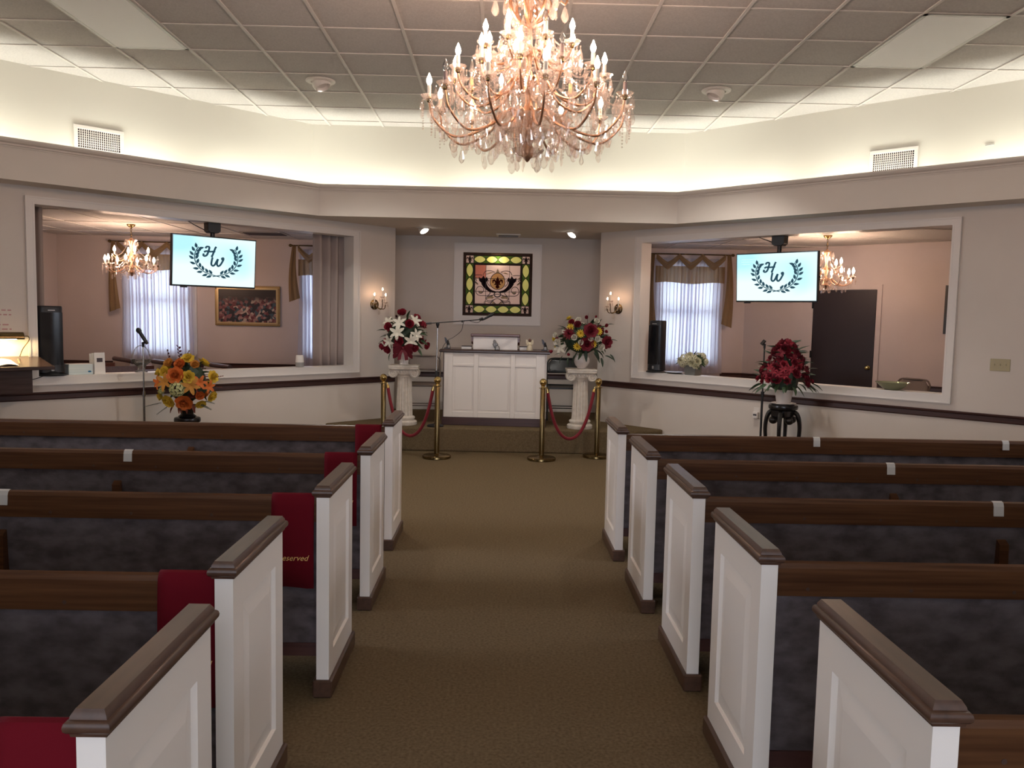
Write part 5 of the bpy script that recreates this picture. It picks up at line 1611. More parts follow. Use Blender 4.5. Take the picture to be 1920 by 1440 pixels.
# dark horns sweeping up to either side, scrolls below
for s in (-1, 1):
    horn = b2([(s * 0.02, -0.105), (s * 0.10, -0.085), (s * 0.165, -0.03), (s * 0.195, 0.03)], 6)
    w_ = [0.020, 0.075]
    L_, R_ = [], []
    for i, p in enumerate(horn):
        f = i / (len(horn) - 1)
        q = horn[min(i + 1, len(horn) - 1)]
        r_ = horn[max(i - 1, 0)]
        d = Vector((q[0] - r_[0], q[1] - r_[1])).normalized()
        nn = Vector((-d.y, d.x))
        hw_ = (w_[0] + (w_[1] - w_[0]) * f) / 2
        L_.append((p[0] + nn.x * hw_, p[1] + nn.y * hw_))
        R_.append((p[0] - nn.x * hw_, p[1] - nn.y * hw_))
    pane(L_ + R_[::-1], 'glass_dark', GY0 - 0.001)
    pane([(s * 0.130, 0.06), (s * 0.15, 0.105), (s * 0.175, 0.075), (s * 0.195, 0.125), (s * 0.225, 0.08), (s * 0.262, 0.10), (s * 0.258, 0.05), (s * 0.225, 0.02), (s * 0.165, 0.022)], 'glass_dark', GY0 - 0.001)
    for pts, m in (([(s * 0.18, 0.095), (s * 0.165, 0.075), (s * 0.185, 0.06), (s * 0.205, 0.075)], 'glass_rose'), ([(s * 0.05, 0.165), (s * 0.11, 0.17), (s * 0.16, 0.14), (s * 0.10, 0.150)], 'glass_cream'),
                   ([(0, 0.225), (s * 0.012, 0.19), (s * 0.03, 0.165), (0, 0.155)], 'glass_cream'), ([(s * 0.04, -0.175), (s * 0.09, -0.155), (s * 0.14, -0.175), (s * 0.15, -0.205), (s * 0.11, -0.19), (s * 0.07, -0.195)], 'glass_cream'),
                   ([(s * 0.285, 0.09), (s * 0.315, 0.115), (s * 0.325, 0.085), (s * 0.30, 0.07)], 'glass_cream'), ([(s * 0.27, 0.0), (s * 0.285, 0.03), (s * 0.31, 0.02), (s * 0.29, -0.01)], 'glass_cream'),
                   ([(s * 0.04, -0.245), (s * 0.09, -0.24), (s * 0.06, -0.268), (s * 0.03, -0.272)], 'glass_cream'), ([(s * 0.205, -0.11), (s * 0.235, -0.085), (s * 0.25, -0.115), (s * 0.225, -0.13)], 'glass_cream')):
        pane(pts, m, GY0 - 0.001)
    for pts in ([(s * 0.0, -0.13), (s * 0.08, -0.15), (s * 0.15, -0.175), (s * 0.145, -0.215), (s * 0.09, -0.225), (s * 0.03, -0.20), (0, -0.19)],
                [(s * 0.03, -0.20), (s * 0.10, -0.245), (s * 0.17, -0.23), (s * 0.18, -0.27)], [(s * 0.02, -0.27), (s * 0.06, -0.235), (s * 0.10, -0.265)],
                [(s * 0.06, -0.155), (s * 0.16, -0.155), (s * 0.26, -0.15), (s * 0.30, -0.10), (s * 0.275, -0.04), (s * 0.225, -0.03), (s * 0.19, -0.07), (s * 0.215, -0.12), (s * 0.25, -0.12), (s * 0.255, -0.09)],
                [(s * 0.12, -0.09), (s * 0.10, -0.12), (s * 0.13, -0.15)], [(s * 0.21, 0.125), (s * 0.26, 0.13), (s * 0.33, 0.12), (s * 0.335, 0.07), (s * 0.29, 0.06), (s * 0.31, 0.03), (s * 0.33, 0.0)],
                [(s * 0.04, 0.17), (s * 0.10, 0.19), (s * 0.17, 0.18), (s * 0.20, 0.13)], [(s * 0.27, 0.0), (s * 0.30, 0.025), (s * 0.335, 0.01)], [(s * 0.10, -0.03), (s * 0.14, 0.02), (s * 0.12, 0.06)]):
        came(b2(pts, 4), 0.009)
ring = [(0.045 * cos(2 * pi * k / 16), -0.135 + 0.036 * sin(2 * pi * k / 16)) for k in range(16)]
came(ring, 0.017, True)
obj('lead_came', lead, 'lead', win)
# shallow light box behind the glass with its lamp at the top
lb = MB()
for a, b, c_, d, e, f in [(wx0 - 0.06, wx1 + 0.06, 11.80, 11.82, wz0 - 0.06, wz1 + 0.06), (wx0 - 0.06, wx0 - 0.04, 11.62, 11.82, wz0 - 0.06, wz1 + 0.06), (wx1 + 0.04, wx1 + 0.06, 11.62, 11.82, wz0 - 0.06, wz1 + 0.06), (wx0 - 0.06, wx1 + 0.06, 11.62, 11.82, wz0 - 0.06, wz0 - 0.04), (wx0 - 0.06, wx1 + 0.06, 11.62, 11.82, wz1 + 0.04, wz1 + 0.06)]:
    lb.box(a, b, c_, d, e, f)
obj('light_box', lb, 'paint_white', win)
pl_ = bpy.data.lights.new('light_box_lamp', 'POINT')
pl_.energy = 2.2
pl_.color = (1.0, 0.9, 0.62)
pl_.shadow_soft_size = 0.03
link(bpy.data.objects.new('light_box_lamp', pl_), win, (cx, 11.575, wz1 - 0.088))

al_ = bpy.data.lights.new('light_box_fill', 'AREA')  # added fill as wide as the box, brightens all panes evenly
al_.shape = 'RECTANGLE'
al_.size, al_.size_y = 0.95, 0.85
al_.energy = 1.8
al_.color = (1.0, 0.95, 0.8)
link(bpy.data.objects.new('light_box_fill', al_), win, (cx, 11.79, cz), (-pi / 2, 0, 0))

# ================================================================== CEILING AND WALL FIXTURES
for x0, lab in ((GX + G, 'unlit white ceiling light panel on the side of the wreath picture'), (GX + 11 * G, 'unlit white ceiling light panel on the side of the light switch')):
    lab = lab.replace('wreath ', '')
    t = thing('ceiling_light', lab, 'ceiling light', (x0 + G / 2, GY - 5 * G, ZC), 0, 'ceiling light panels')
    f = MB()
    for a, b, c_, d in [(-0.30, -0.272, -0.605, 0.605), (0.272, 0.30, -0.605, 0.605), (-0.30, 0.30, -0.605, -0.577), (-0.30, 0.30, 0.577, 0.605)]:
        f.box(a, b, c_, d, -0.016, 0.01)
    obj('frame', f, 'metal_grey', t)
    obj('diffuser', box(-0.275, 0.275, -0.58, 0.58, -0.0155, 0.006), 'diffuser', t)
for i, (x, y, a) in enumerate(((-1.717, 7.893, -1), (1.969, 7.88, 1))):
    t = thing('eyeball_downlight', ('white eyeball downlight in the ceiling tiles on the red cloth side', 'white eyeball downlight in the ceiling tiles on the light switch side')[i], 'downlight', (x, y, ZC - 0.008), 0, 'eyeball downlights')
    obj('trim_ring', MB().lathe([(0.085, 0.004), (0.135, 0.004), (0.138, -0.004), (0.13, -0.012), (0.09, -0.014), (0.085, -0.004)], 28), 'trim_white', t, smooth=True)
    eb = MB().lathe([(0.086, 0.0), (0.088, -0.02), (0.082, -0.05), (0.070, -0.07), (0.066, -0.07), (0.05, -0.045), (0.0, -0.04)], 24)
    obj('eyeball', eb, 'trim_white', t, (0, 0, 0), (radians(-8), radians(24 * a), 0), smooth=True)
    sp = bpy.data.lights.new('downlight_lamp', 'SPOT')
    sp.energy = 50
    sp.color = (1.0, 0.94, 0.87)
    sp.spot_size = radians(116)
    sp.spot_blend = 0.5
    sp.shadow_soft_size = 0.05
    o = link(bpy.data.objects.new('downlight_lamp', sp), t, (-0.03 * a, 0, -0.085))
    o.rotation_euler = Vector((-0.08 * a, 0.10, -1.0)).to_track_quat('-Z', 'Y').to_euler()
for i, (x, y, a) in enumerate(((-1.0, 10.50, 1), (0.90, 10.60, -1))):
    t = thing('eyeball_spotlight', ('lit eyeball spotlight in the alcove soffit above the lily bouquet', 'lit eyeball spotlight in the alcove soffit above the yellow and red bouquet')[i], 'spotlight', (x, y, ZS), 0, 'alcove spotlights')
    obj('trim_ring', MB().lathe([(0.06, 0), (0.095, 0), (0.095, -0.008), (0.065, -0.012)], 24), 'wall', t, smooth=True)
    obj('eyeball', MB().lathe([(0.064, 0.0), (0.062, -0.03), (0.058, -0.045), (0.056, -0.045), (0.05, -0.03)], 20), 'wall', t, (0, 0, 0), (radians(-20), radians(-30 * a), 0), smooth=True)
    obj('lens', MB().lathe([(0.0, -0.046), (0.056, -0.046), (0.05, -0.05), (0.0, -0.053)], 20), 'spot_glow', t, (0, 0, 0), (radians(-20), radians(-30 * a), 0), smooth=True)
    sp = bpy.data.lights.new('eyeball_lamp', 'SPOT')
    sp.energy = 6
    sp.color = (1.0, 0.86, 0.7)
    sp.spot_size = radians(70)
    sp.spot_blend = 0.6
    sp.shadow_soft_size = 0.04
    o = link(bpy.data.objects.new('eyeball_lamp', sp), t, (0.02 * a, 0, -0.07))
    o.rotation_euler = Vector((0.5 * a, -0.15, -1.0)).to_track_quat('-Z', 'Y').to_euler()
t = thing('soffit_vent', 'small slatted air vent in the alcove soffit above the stained glass', 'vent', (0.08, 11.12, ZS))
obj('frame', loftbox([(0, 0.16, 0), (-0.012, 0.16, 0), (-0.016, 0.145, 0.015)], 0.13), 'trim_white', t)
for k in range(7):
    obj('slat', box(-0.13, 0.13, -0.09 + k * 0.03, -0.075 + k * 0.03, -0.022, -0.012), 'metal_grey' if k % 2 else 'ink_dark', t)


def wall_vent(lab, loc, rz):
    t = thing('wall_vent', lab, 'vent', loc, rz, 'upper wall vents')
    f = MB()
    for a, b, z0, z1 in [(-0.225, 0.225, 0.085, 0.12), (-0.225, 0.225, -0.12, -0.085), (-0.225, -0.19, -0.085, 0.085), (0.19, 0.225, -0.085, 0.085)]:
        f.box(a, b, -0.02, 0.0, z0, z1)
    obj('frame', f, 'trim_white', t, bevel=0.003)
    obj('backing', box(-0.19, 0.19, -0.004, 0.0, -0.085, 0.085), 'ink_dark', t)
    sl = mesh('slat', box(-0.003, 0.003, -0.016, -0.008, -0.085, 0.085), 'trim_white')
    for k in range(1, 20):
        inst('slat', sl, t, (-0.19 + 0.38 * k / 20, 0, 0))
    sh = mesh('cross_slat', box(-0.19, 0.19, -0.013, -0.005, -0.002, 0.002), 'trim_white')
    for k in range(1, 8):
        inst('cross_slat', sh, t, (0, 0, -0.085 + 0.17 * k / 8))


wall_vent('white louvred vent on the upper wall above the family room opening', WL(-2.34, 0, 3.18), RL)
wall_vent('white louvred vent on the upper wall above the dark door opening', WR(2.345, 0, 3.165), RR)
tag(obj('wall_hook', MB().tube([(-0.035, -0.012, 0), (0.035, -0.012, 0.0)], 0.006, 6), 'metal_grey', None, WR(3.175, 0, 3.213), (0, 0, RR)), 'tiny dark hook on the lit upper wall', 'hook')
t = thing('switch_plate', 'ivory triple light switch plate on the wall', 'switch', WR(3.375, 0, 1.256), RR)
obj('plate', box(-0.08, 0.08, -0.008, 0, -0.055, 0.055), 'ivory', t, bevel=0.003)
for k in (-1, 0, 1):
    obj('toggle', box(k * 0.046 - 0.004, k * 0.046 + 0.004, -0.018, -0.008, -0.006, 0.012), 'ivory', t)
    for z in (-0.028, 0.028):
        obj('screw', MB().lathe([(0.003, 0), (0.003, 0.002)], 6), 'metal_grey', t, (k * 0.046, -0.008, z), (pi / 2, 0, 0))
t = thing('air_freshener', 'white plug-in air freshener low on the wall behind the black plant stand', 'air freshener', WR(1.04, 0, 0.60), RR)
obj('outlet_plate', box(-0.036, 0.036, -0.005, 0, -0.058, 0.058), 'trim_white', t)
obj('body', MB().prism([(-0.03, -0.005), (0.03, -0.005), (0.028, -0.045), (-0.028, -0.045)], -0.06, 0.01), 'trim_white', t, bevel=0.004)
obj('label_mark', box(-0.02, 0.02, -0.0465, -0.045, -0.03, -0.012), 'ink_dark', t)

# ================================================================== CURTAINS
def sheer(lab, x0, x1, y, z0, z1, seed, group='sheer curtains'):
    g = random.Random(seed)
    ph = [g.uniform(0, 6) for _ in range(4)]
    t = thing('sheer_curtain', lab, 'curtain', ((x0 + x1) / 2, y, 0), 0, group)
    wd = x1 - x0

    nf = 9.0 * wd
    def fn(u, v):
        w1 = 2 * pi * nf * u + ph[0] + 0.5 * sin(v * 2 + ph[1])
        fx = 0.030 * sin(2 * w1) * (0.75 + 0.25 * sin(u * 11 + ph[2]))
        y_ = 0.030 * sin(w1) + 0.010 * sin(w1 * 0.37 + ph[1])
        return ((u - 0.5) * wd * (1.0 - 0.03 * (1 - abs(2 * v - 1))) + fx, y_ * (0.75 + 0.25 * (1 - v)), z0 + (z1 - z0) * v)
    obj('curtain_panel', MB().grid(fn, 240, 8), 'sheer', t, smooth=True)
    return t


def valance(t, x0, x1, ztop, rodz, swags, tails):
    """gold organza: straight gathered valance, looped scarf over the rod, hanging tails"""
    wd = x1 - x0
    zt, zb_ = ztop
    obj('valance', MB().grid(lambda u, v: ((u - 0.5) * wd, -0.05 + 0.012 * sin(u * wd * 70) + 0.006 * sin(u * wd * 33), zb_ + (zt - zb_) * v + 0.012 * sin(u * 9) * (1 - v)), 80, 3), 'gold_sheer', t, smooth=True)
    obj('curtain_rod', MB().tube([(-wd / 2 - 0.10, -0.06, rodz), (wd / 2 + 0.10, -0.06, rodz)], 0.009, 8), 'brass_dark', t, smooth=True)
    for s in (-1, 1):
        obj('finial', MB().ball((s * (wd / 2 + 0.11), -0.06, rodz), 0.022, 10, 8, (1.3, 1, 1)), 'brass_dark', t, smooth=True)
    for k in range(swags):
        a = -wd / 2 + wd * k / swags
        b = a + wd / swags
        depth = (rodz - zt) * 0.92

        def fn(u, v, a=a, b=b, depth=depth):
            x = a + (b - a) * u
            sag = depth * (1 - abs(2 * u - 1) ** 1.25)
            th = 0.085 + 0.03 * (1 - abs(2 * u - 1))
            return (x, -0.072 - 0.02 * sin(v * pi) - 0.004 * sin(v * 14), rodz + 0.012 - sag * 0.8 - th * (1 - v))
        obj('swag', MB().grid(fn, 16, 5), 'gold_sheer', t, smooth=True)
    for s, zl in tails:
        def ft(u, v, s=s, zl=zl):
            x = s * (wd / 2 + 0.05) + (u - 0.5) * (0.06 + 0.10 * v) + s * 0.03 * sin(v * pi)
            return (x, -0.075 + 0.014 * sin(u * 12 + v * 2), rodz - (rodz - zl) * v - 0.10 * (u if s > 0 else 1 - u) * v * 0.6)
        obj('scarf_tail', MB().grid(ft, 10, 14), 'gold_sheer', t, smooth=True)


t = sheer('white sheer curtains with gold scarf valance beside the framed picture', -5.64, -4.55, 12.36, 0.85, 2.52, 1)
valance(t, -5.64, -4.55, (2.40, 2.175), 2.575, 3, ((-1, 1.60), (1, 2.1)))
t = sheer('white sheer curtains with gold scarf valance beside the tan drape', -3.0, -2.02, 12.36, 0.80, 2.52, 2)
valance(t, -3.0, -2.02, (2.37, 2.13), 2.57, 3, ((-1, 1.80), (1, 1.8)))
t = sheer('white sheer curtains with gold scarf valance behind the black tower speaker', 2.30, 3.34, 12.46, 0.80, 2.52, 3)
valance(t, 2.30, 3.34, (2.40, 2.15), 2.575, 3, ((-1, 1.55), (1, 1.55)))


def drape(lab, loc, rz, wd, folds, z0, z1):
    t = thing('drape', lab, 'curtain', loc, rz, 'tan drapes at the opening')
    fn = lambda u, v: ((u - 0.5) * wd, 0.035 * sin(u * folds * 2 * pi) + 0.012 * sin(u * folds * 5 + v * 2), z0 + (z1 - z0) * v)
    o = obj('drape_panel', MB().grid(fn, 60, 6), 'drape', t, smooth=True)
    o.modifiers.new('thickness', 'SOLIDIFY').thickness = 0.004
    obj('track', box(-wd / 2, wd / 2, -0.015, 0.015, z1, z1 + 0.02), 'trim_white', t)


drape('tan pleated drape hanging beside the sheer curtains and smart speaker', WL(0.40, 0.26, 0), RL, 0.46, 4, 0.9, 2.62)
drape('tan pleated drape hanging behind the black speaker in the family room opening', WL(-2.97, 0.26, 0), RL, 0.40, 4, 0.9, 2.62)

# ================================================================== FAMILY ROOM
t = thing('framed_picture', 'wide framed painting of a crowd in a gilt frame on the family room wall', 'picture', (-3.782, 12.45, 1.672))
hw, hh = 0.482, 0.298
f = MB()
for a, b, z0, z1 in [(-hw, hw, hh - 0.05, hh), (-hw, hw, -hh, -hh + 0.05), (-hw, -hw + 0.05, -hh + 0.05, hh - 0.05), (hw - 0.05, hw, -hh + 0.05, hh - 0.05)]:
    f.box(a, b, -0.035, 0, z0, z1)
obj('frame', f, 'gold_frame', t, bevel=0.008, seg=2)
f = MB()
for a, b, z0, z1 in [(-hw + 0.03, hw - 0.03, hh - 0.055, hh - 0.03), (-hw + 0.03, hw - 0.03, -hh + 0.03, -hh + 0.055), (-hw + 0.03, -hw + 0.055, -hh + 0.055, hh - 0.055), (hw - 0.055, hw - 0.03, -hh + 0.055, hh - 0.055)]:
    f.box(a, b, -0.04, -0.03, z0, z1)
obj('inner_frame', f, 'gold_light', t)
pm = bpy.data.materials.new('painting')
pm.use_nodes = True
nt = pm.node_tree
bs = nt.nodes['Principled BSDF']
bs.inputs['Roughness'].default_value = 0.35
tc = nt.nodes.new('ShaderNodeTexCoord')
vo = nt.nodes.new('ShaderNodeTexVoronoi')
vo.inputs['Scale'].default_value = 26
nt.links.new(tc.outputs['Object'], vo.inputs['Vector'])
hs = nt.nodes.new('ShaderNodeSeparateColor')
nt.links.new(vo.outputs['Color'], hs.inputs[0])
rp = nt.nodes.new('ShaderNodeValToRGB')
rp.color_ramp.interpolation = 'CONSTANT'
els = [(0.0, (0.02, 0.02, 0.03)), (0.35, (0.05, 0.09, 0.12)), (0.5, (0.22, 0.09, 0.10)), (0.66, (0.35, 0.20, 0.19)), (0.78, (0.14, 0.03, 0.04)), (0.9, (0.48, 0.38, 0.33))]
rp.color_ramp.elements[0].color = (*els[0][1], 1)
rp.color_ramp.elements[1].position = els[1][0]
rp.color_ramp.elements[1].color = (*els[1][1], 1)
for p_, c_ in els[2:]:
    e = rp.color_ramp.elements.new(p_)
    e.color = (*c_, 1)
nt.links.new(hs.outputs[0], rp.inputs['Fac'])
sp = nt.nodes.new('ShaderNodeSeparateXYZ')
nt.links.new(tc.outputs['Object'], sp.inputs[0])
mr = nt.nodes.new('ShaderNodeMapRange')
mr.inputs['From Min'].default_value = 0.03
mr.inputs['From Max'].default_value = 0.14
nt.links.new(sp.outputs['Z'], mr.inputs['Value'])
mx = nt.nodes.new('ShaderNodeMix')
mx.data_type = 'RGBA'
nt.links.new(mr.outputs[0], mx.inputs[0])
nt.links.new(rp.outputs['Color'], mx.inputs[6])
mx.inputs[7].default_value = (0.03, 0.022, 0.025, 1)
nt.links.new(mx.outputs[2], bs.inputs['Base Color'])
MAT['painting'] = pm
obj('canvas', box(-hw + 0.05, hw - 0.05, -0.028, -0.02, -hh + 0.05, hh - 0.05), 'painting', t)

for i, (x, y, lab) in enumerate(((-3.62, 10.61, 'dark-capped white pew end in the family room below the framed picture'), (-4.43, 10.93, 'dark-capped white pew end in the family room between two others'), (-5.17, 11.40, 'dark-capped white pew end in the family room nearest the sheer curtains'))):
    t = thing('family_pew', lab, 'pew', (x, y, 0), radians(-49), 'family room pews')
    L = 0.74
    obj('end_panel', box(-L / 2, L / 2, -0.03, 0.03, 0, 0.865), 'paint_white', t)
    obj('end_cap', MB().tube([(-L / 2 - 0.03, 0, 0.89), (L / 2 + 0.03, 0, 0.89)], 0.034, 10), 'rail_wood', t, smooth=True)
    obj('plinth', box(-L / 2, L / 2, -0.045, 0.045, 0, 0.08), 'rail_wood', t)
    obj('backrest', MB().prism([(-L / 2 + 0.04, 0.84), (-L / 2 + 0.08, 0.84), (-L / 2 + 0.14, 0.40), (-L / 2 + 0.11, 0.40)], -0.85, -0.03, axis='y'), 'lectern_wood', t)
    obj('seat', box(-L / 2 + 0.11, L / 2 - 0.10, -0.85, -0.03, 0.41, 0.45), 'lectern_wood', t)

# things standing on the sill of the family room opening
SZ = 0.957


def tower(name, lab, loc, rz, h, wd, dp):
    t = thing(name, lab, 'speaker', loc, rz, None)
    obj('foot', MB().lathe([(wd * 0.62, 0), (wd * 0.64, 0.006), (wd * 0.6, 0.016), (wd * 0.45, 0.022), (wd * 0.35, 0.045)], 28, rf=lambda a, z: 1.0), 'black', t, smooth=True)
    n = 20
    vs, fs = [], []
    for z, k in ((0.03, 1.06), (0.06, 1.02), (0.12, 1.0), (h - 0.02, 0.97), (h - 0.004, 0.95), (h, 0.90)):
        for q in range(n):
            a = 2 * pi * q / n
            x = wd / 2 * k * (abs(cos(a)) ** 0.45) * (1 if cos(a) > 0 else -1)
            y_ = dp / 2 * k * (abs(sin(a)) ** 0.8) * (1 if sin(a) > 0 else -1)
            vs.append((x, y_, z))
    for i in range(5):
        for q in range(n):
            fs.append((i * n + q, i * n + (q + 1) % n, (i + 1) * n + (q + 1) % n, (i + 1) * n + q))
    fs += [tuple(range(n))[::-1], tuple(range(5 * n, 6 * n))]
    obj('body', MB().add(vs, fs), 'black', t, smooth=True)
    obj('grille', MB().grid(lambda u, v: ((u - 0.5) * wd * 0.86, -dp / 2 * (1.015 - 0.12 * (2 * u - 1) ** 2), 0.10 + (h - 0.16) * v), 8, 4), 'black_gloss', t, smooth=True)
    obj('badge', box(-0.012, 0.012, -dp / 2 - 0.006, -dp / 2 + 0.004, 0.045, 0.08), 'metal_grey', t)
    obj('control_strip', box(-0.03, 0.03, -dp / 2 - 0.004, -dp / 2 + 0.006, h - 0.045, h - 0.036), 'metal_grey', t)


tower('tower_speaker', 'black tower speaker on the sill beside the brass desk lamp', WL(-2.79, 0.07, SZ), RL, 0.65, 0.225, 0.15)
tower('tower_speaker', 'black tower speaker on the sill beside the cream flowers', WR(-0.345, 0.075, SZ), RR, 0.63, 0.20, 0.15)
t = thing('tray', 'flat dark round tray on the sill beside the cream flowers', 'tray', WR(-0.09, 0.08, SZ), RR)
obj('plate', MB().lathe([(0.085, 0), (0.10, 0.01), (0.115, 0.016), (0.113, 0.02), (0.09, 0.008), (0, 0.006)], 28), 'black_gloss', t, smooth=True)
obj('rim', MB().lathe([(0.113, 0.016), (0.117, 0.018), (0.115, 0.022), (0.111, 0.021)], 28), 'metal_grey', t, smooth=True)
t = thing('box', 'pale blue and white patterned carton on the sill beside the brochures', 'box', WL(-2.535, 0.085, SZ), RL)
obj('carton', box(-0.108, 0.108, -0.06, 0.06, 0, 0.098), 'box_blue', t, bevel=0.002)
obj('lid_flap', box(-0.105, 0.105, -0.058, 0.058, 0.098, 0.102), 'paper', t)
obj('logo_mark', MB().prism([(0.078 + 0.016 * cos(2 * pi * k / 14), 0.028 + 0.009 * sin(2 * pi * k / 14)) for k in range(14)], -0.0612, -0.06, axis='y'), mat('logo_blue', (0.03, 0.16, 0.30), 0.6), t)
t = thing('brochure_stand', 'white folded brochures standing upright on the sill', 'brochure', WL(-2.372, 0.06, SZ), RL)
for k, (dx, dy, rz) in enumerate(((0.0, -0.03, 0.06), (-0.012, 0.0, 0.0), (-0.022, 0.03, -0.05))):
    obj('brochure', box(-0.05, 0.05, -0.004, 0.004, 0, 0.208 - 0.006 * k), 'paper', t, (dx + 0.012, dy, 0), (radians(-4), 0, rz))
obj('photo_print', box(-0.032, 0.022, -0.0055, -0.0042, 0.115, 0.155), 'ink_dark', t, (0.017, -0.03, 0), (radians(-4), 0, 0.06))
t = thing('glass_basket', 'clear cut-glass basket with a tall handle on the sill', 'basket', WL(-1.947, 0.075, SZ), RL)
obj('bowl', MB().lathe([(0.06, 0), (0.062, 0.006), (0.04, 0.02), (0.034, 0.045), (0.05, 0.07), (0.085, 0.10), (0.098, 0.13), (0.092, 0.128), (0.078, 0.10), (0.03, 0.06)], 24, rf=lambda a, z: 1 + 0.04 * sin(12 * a)), 'clear_glass', t)
obj('handle', MB().tube([(0.09 * cos(pi * k / 16), 0, 0.125 + 0.145 * sin(pi * k / 16)) for k in range(17)], 0.006, 6), 'clear_glass', t, smooth=True)
t = thing('smart_speaker', 'small white smart speaker with a grey fabric base on the sill', 'speaker', WL(-0.127, 0.075, SZ), RL)
obj('fabric_base', MB().lathe([(0.042, 0), (0.048, 0.004), (0.050, 0.05), (0.049, 0.055)], 24), 'grey_fabric', t, smooth=True)
obj('shell', MB().lathe([(0.049, 0.055), (0.047, 0.09), (0.043, 0.13), (0.038, 0.138), (0.0, 0.132)], 24), 'trim_white', t, smooth=True)
t = thing('glass_bowl', 'shallow yellow-green glass bowl with pointed rim on the sill', 'bowl', WR(2.43, 0.08, SZ), RR)
obj('bowl', MB().lathe([(0.05, 0), (0.07, 0.004), (0.11, 0.03), (0.13, 0.055), (0.15, 0.075), (0.145, 0.072), (0.12, 0.05), (0.05, 0.01)], 28, rf=lambda a, z: 1 + max(0, z - 0.02) * 2.2 * cos(2 * a)), 'bowl_glass', t, smooth=True)
t = thing('framed_picture', 'dark-framed picture on the wall past the dark door', 'picture', (3.70 + 3.10 * S2, 12.55 - 3.10 * S2, 1.80), RR)
f = MB()
for a, b, z0, z1 in [(-0.28, 0.28, 0.265, 0.31), (-0.28, 0.28, -0.31, -0.265), (-0.28, -0.22, -0.265, 0.265), (0.22, 0.28, -0.265, 0.265)]:
    f.box(a, b, -0.03, 0, z0, z1)
obj('frame', f, 'black', t)
obj('canvas', box(-0.22, 0.22, -0.012, -0.002, -0.265, 0.265), 'side_wall', t)

# light panels in the side-room ceilings
for x, y, lab in ((2.55, 10.98, 'unlit light panel in the ceiling above the sill with cream flowers'), (-2.36, 11.0, 'unlit light panel in the family room ceiling above the tan drape')):
    t = thing('ceiling_light', lab, 'ceiling light', (x, y, 2.664), RR if x > 0 else RL)
    f = MB()
    for a, b, c_, d in [(-0.60, 0.60, -0.30, -0.27), (-0.60, 0.60, 0.27, 0.30), (-0.60, -0.57, -0.27, 0.27), (0.57, 0.60, -0.27, 0.27)]:
        f.box(a, b, c_, d, -0.012, 0.004)
    obj('frame', f, 'metal_grey', t)
    obj('diffuser', box(-0.575, 0.575, -0.275, 0.275, -0.006, 0.002), 'diffuser', t)
t = thing('ceiling_vent', 'dark square vent in the family room ceiling behind the television', 'vent', (-3.27, 11.55, 2.67))
obj('frame', loftbox([(0, 0.30, 0), (-0.01, 0.30, 0), (-0.012, 0.28, 0.02)], 0.20), 'metal_grey', t)
for k in range(6):
    obj('slat', box(-0.26, 0.26, -0.16 + k * 0.056, -0.13 + k * 0.056, -0.02, -0.012), 'ink_dark', t)

# ================================================================== WALL DESK WITH LAMP
t = thing('wall_desk', 'dark wooden wall desk with a sloping top under the brass lamp', 'desk', WL(-3.45, 0, 0), RL)
obj('body', box(-0.55, 0.40, -0.32, 0.0, 0.835, 1.05), 'dark_top', t)
obj('desk_top', MB().prism([(0.0, 1.115), (0.0, 1.145), (-0.47, 1.075), (-0.47, 1.045)], -0.62, 0.54, axis='x'), 'dark_top', t, bevel=0.004)
lm = thing('desk_lamp', 'lit brass banker lamp standing on the dark wall desk', 'lamp', WL(-3.28, -0.20, 1.116), RL)
obj('foot', loftbox([(0, 0.06, 0), (0.012, 0.06, 0), (0.02, 0.05, 0.01)], 0.05, -0.10), 'brass', lm, smooth=True)
obj('stem', MB().tube(bez([(-0.10, 0, 0.015), (-0.10, 0.03, 0.10), (-0.09, 0.045, 0.18), (-0.05, 0.02, 0.225)], 5), 0.006, 8), 'brass_dark', lm, smooth=True)
sh = MB()
n = 14
vs, fs = [], []
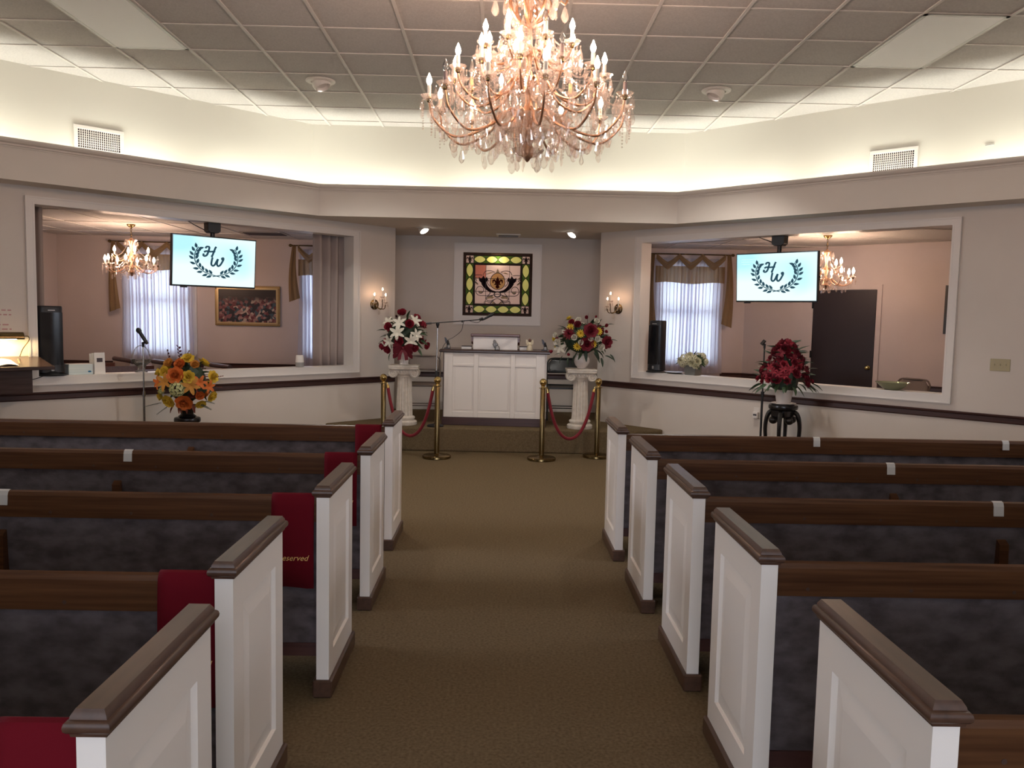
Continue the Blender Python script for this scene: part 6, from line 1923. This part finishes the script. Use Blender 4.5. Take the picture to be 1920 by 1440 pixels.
for xx in (-0.22, 0.19):
    for k in range(n + 1):
        a = -0.15 + (pi + 0.3) * k / n
        vs.append((xx, 0.055 * cos(a) - 0.02, 0.20 + 0.055 * sin(a)))
for k in range(n):
    fs.append((k, k + 1, n + 2 + k, n + 1 + k))
fs += [tuple(range(n + 1)), tuple(range(n + 1, 2 * n + 2))]
o = obj('shade', MB().add(vs, fs), 'brass_dark', lm, smooth=True)
o.modifiers.new('thickness', 'SOLIDIFY').thickness = 0.002
obj('bulb', MB().tube([(-0.17, -0.02, 0.20), (0.14, -0.02, 0.20)], 0.014, 10), 'lamp_glow', lm, smooth=True)
obj('cord', MB().tube(bez([(0.19, -0.01, 0.215), (0.235, 0.0, 0.215), (0.255, 0.04, 0.18), (0.22, 0.10, 0.10), (0.205, 0.14, 0.03)], 6), 0.004, 6), 'brass_dark', lm, smooth=True)
t = thing('register_book', 'open white register book lying under the desk lamp', 'book', WL(-3.34, -0.30, 1.101), RL)
for s in (-1, 1):
    obj('page', MB().grid(lambda u, v, s=s: (s * 0.16 * u, -0.12 + 0.24 * v, 0.014 * sin(u * pi) + 0.004 + (v - 0.5) * 0.24 * 0.149), 6, 2), 'paper', t)
obj('pen', MB().tube([(0.17, -0.10, 0.006), (0.20, 0.06, 0.03)], 0.005, 6), 'gold_light', t)
t = thing('power_cable', 'black cable from the wall desk to the tower speaker on the sill', 'cable', WL(-2.99, -0.02, 0.93), RL)
obj('cable', MB().tube(bez([(-0.14, -0.012, 0.01), (-0.06, -0.02, -0.01), (0.05, -0.025, 0.01), (0.12, 0.0, 0.032)], 6), 0.004, 6), 'black', t, smooth=True)
t = thing('notice', 'white paper notice with red lettering on the wall above the desk lamp', 'notice', WL(-3.27, 0, 1.475), RL)
obj('sheet', box(-0.16, 0.17, -0.003, -0.0005, -0.15, 0.15), 'wall', t)
g = random.Random(4)
for k, z in enumerate((0.085, 0.045, -0.045, -0.085)):
    x = -0.13
    while x < 0.135:
        wl_ = g.uniform(0.02, 0.055)
        obj('printed_word', box(x, min(x + wl_, 0.15), -0.0042, -0.003, z - 0.006, z + 0.006), 'ink_red', t)
        x += wl_ + 0.014
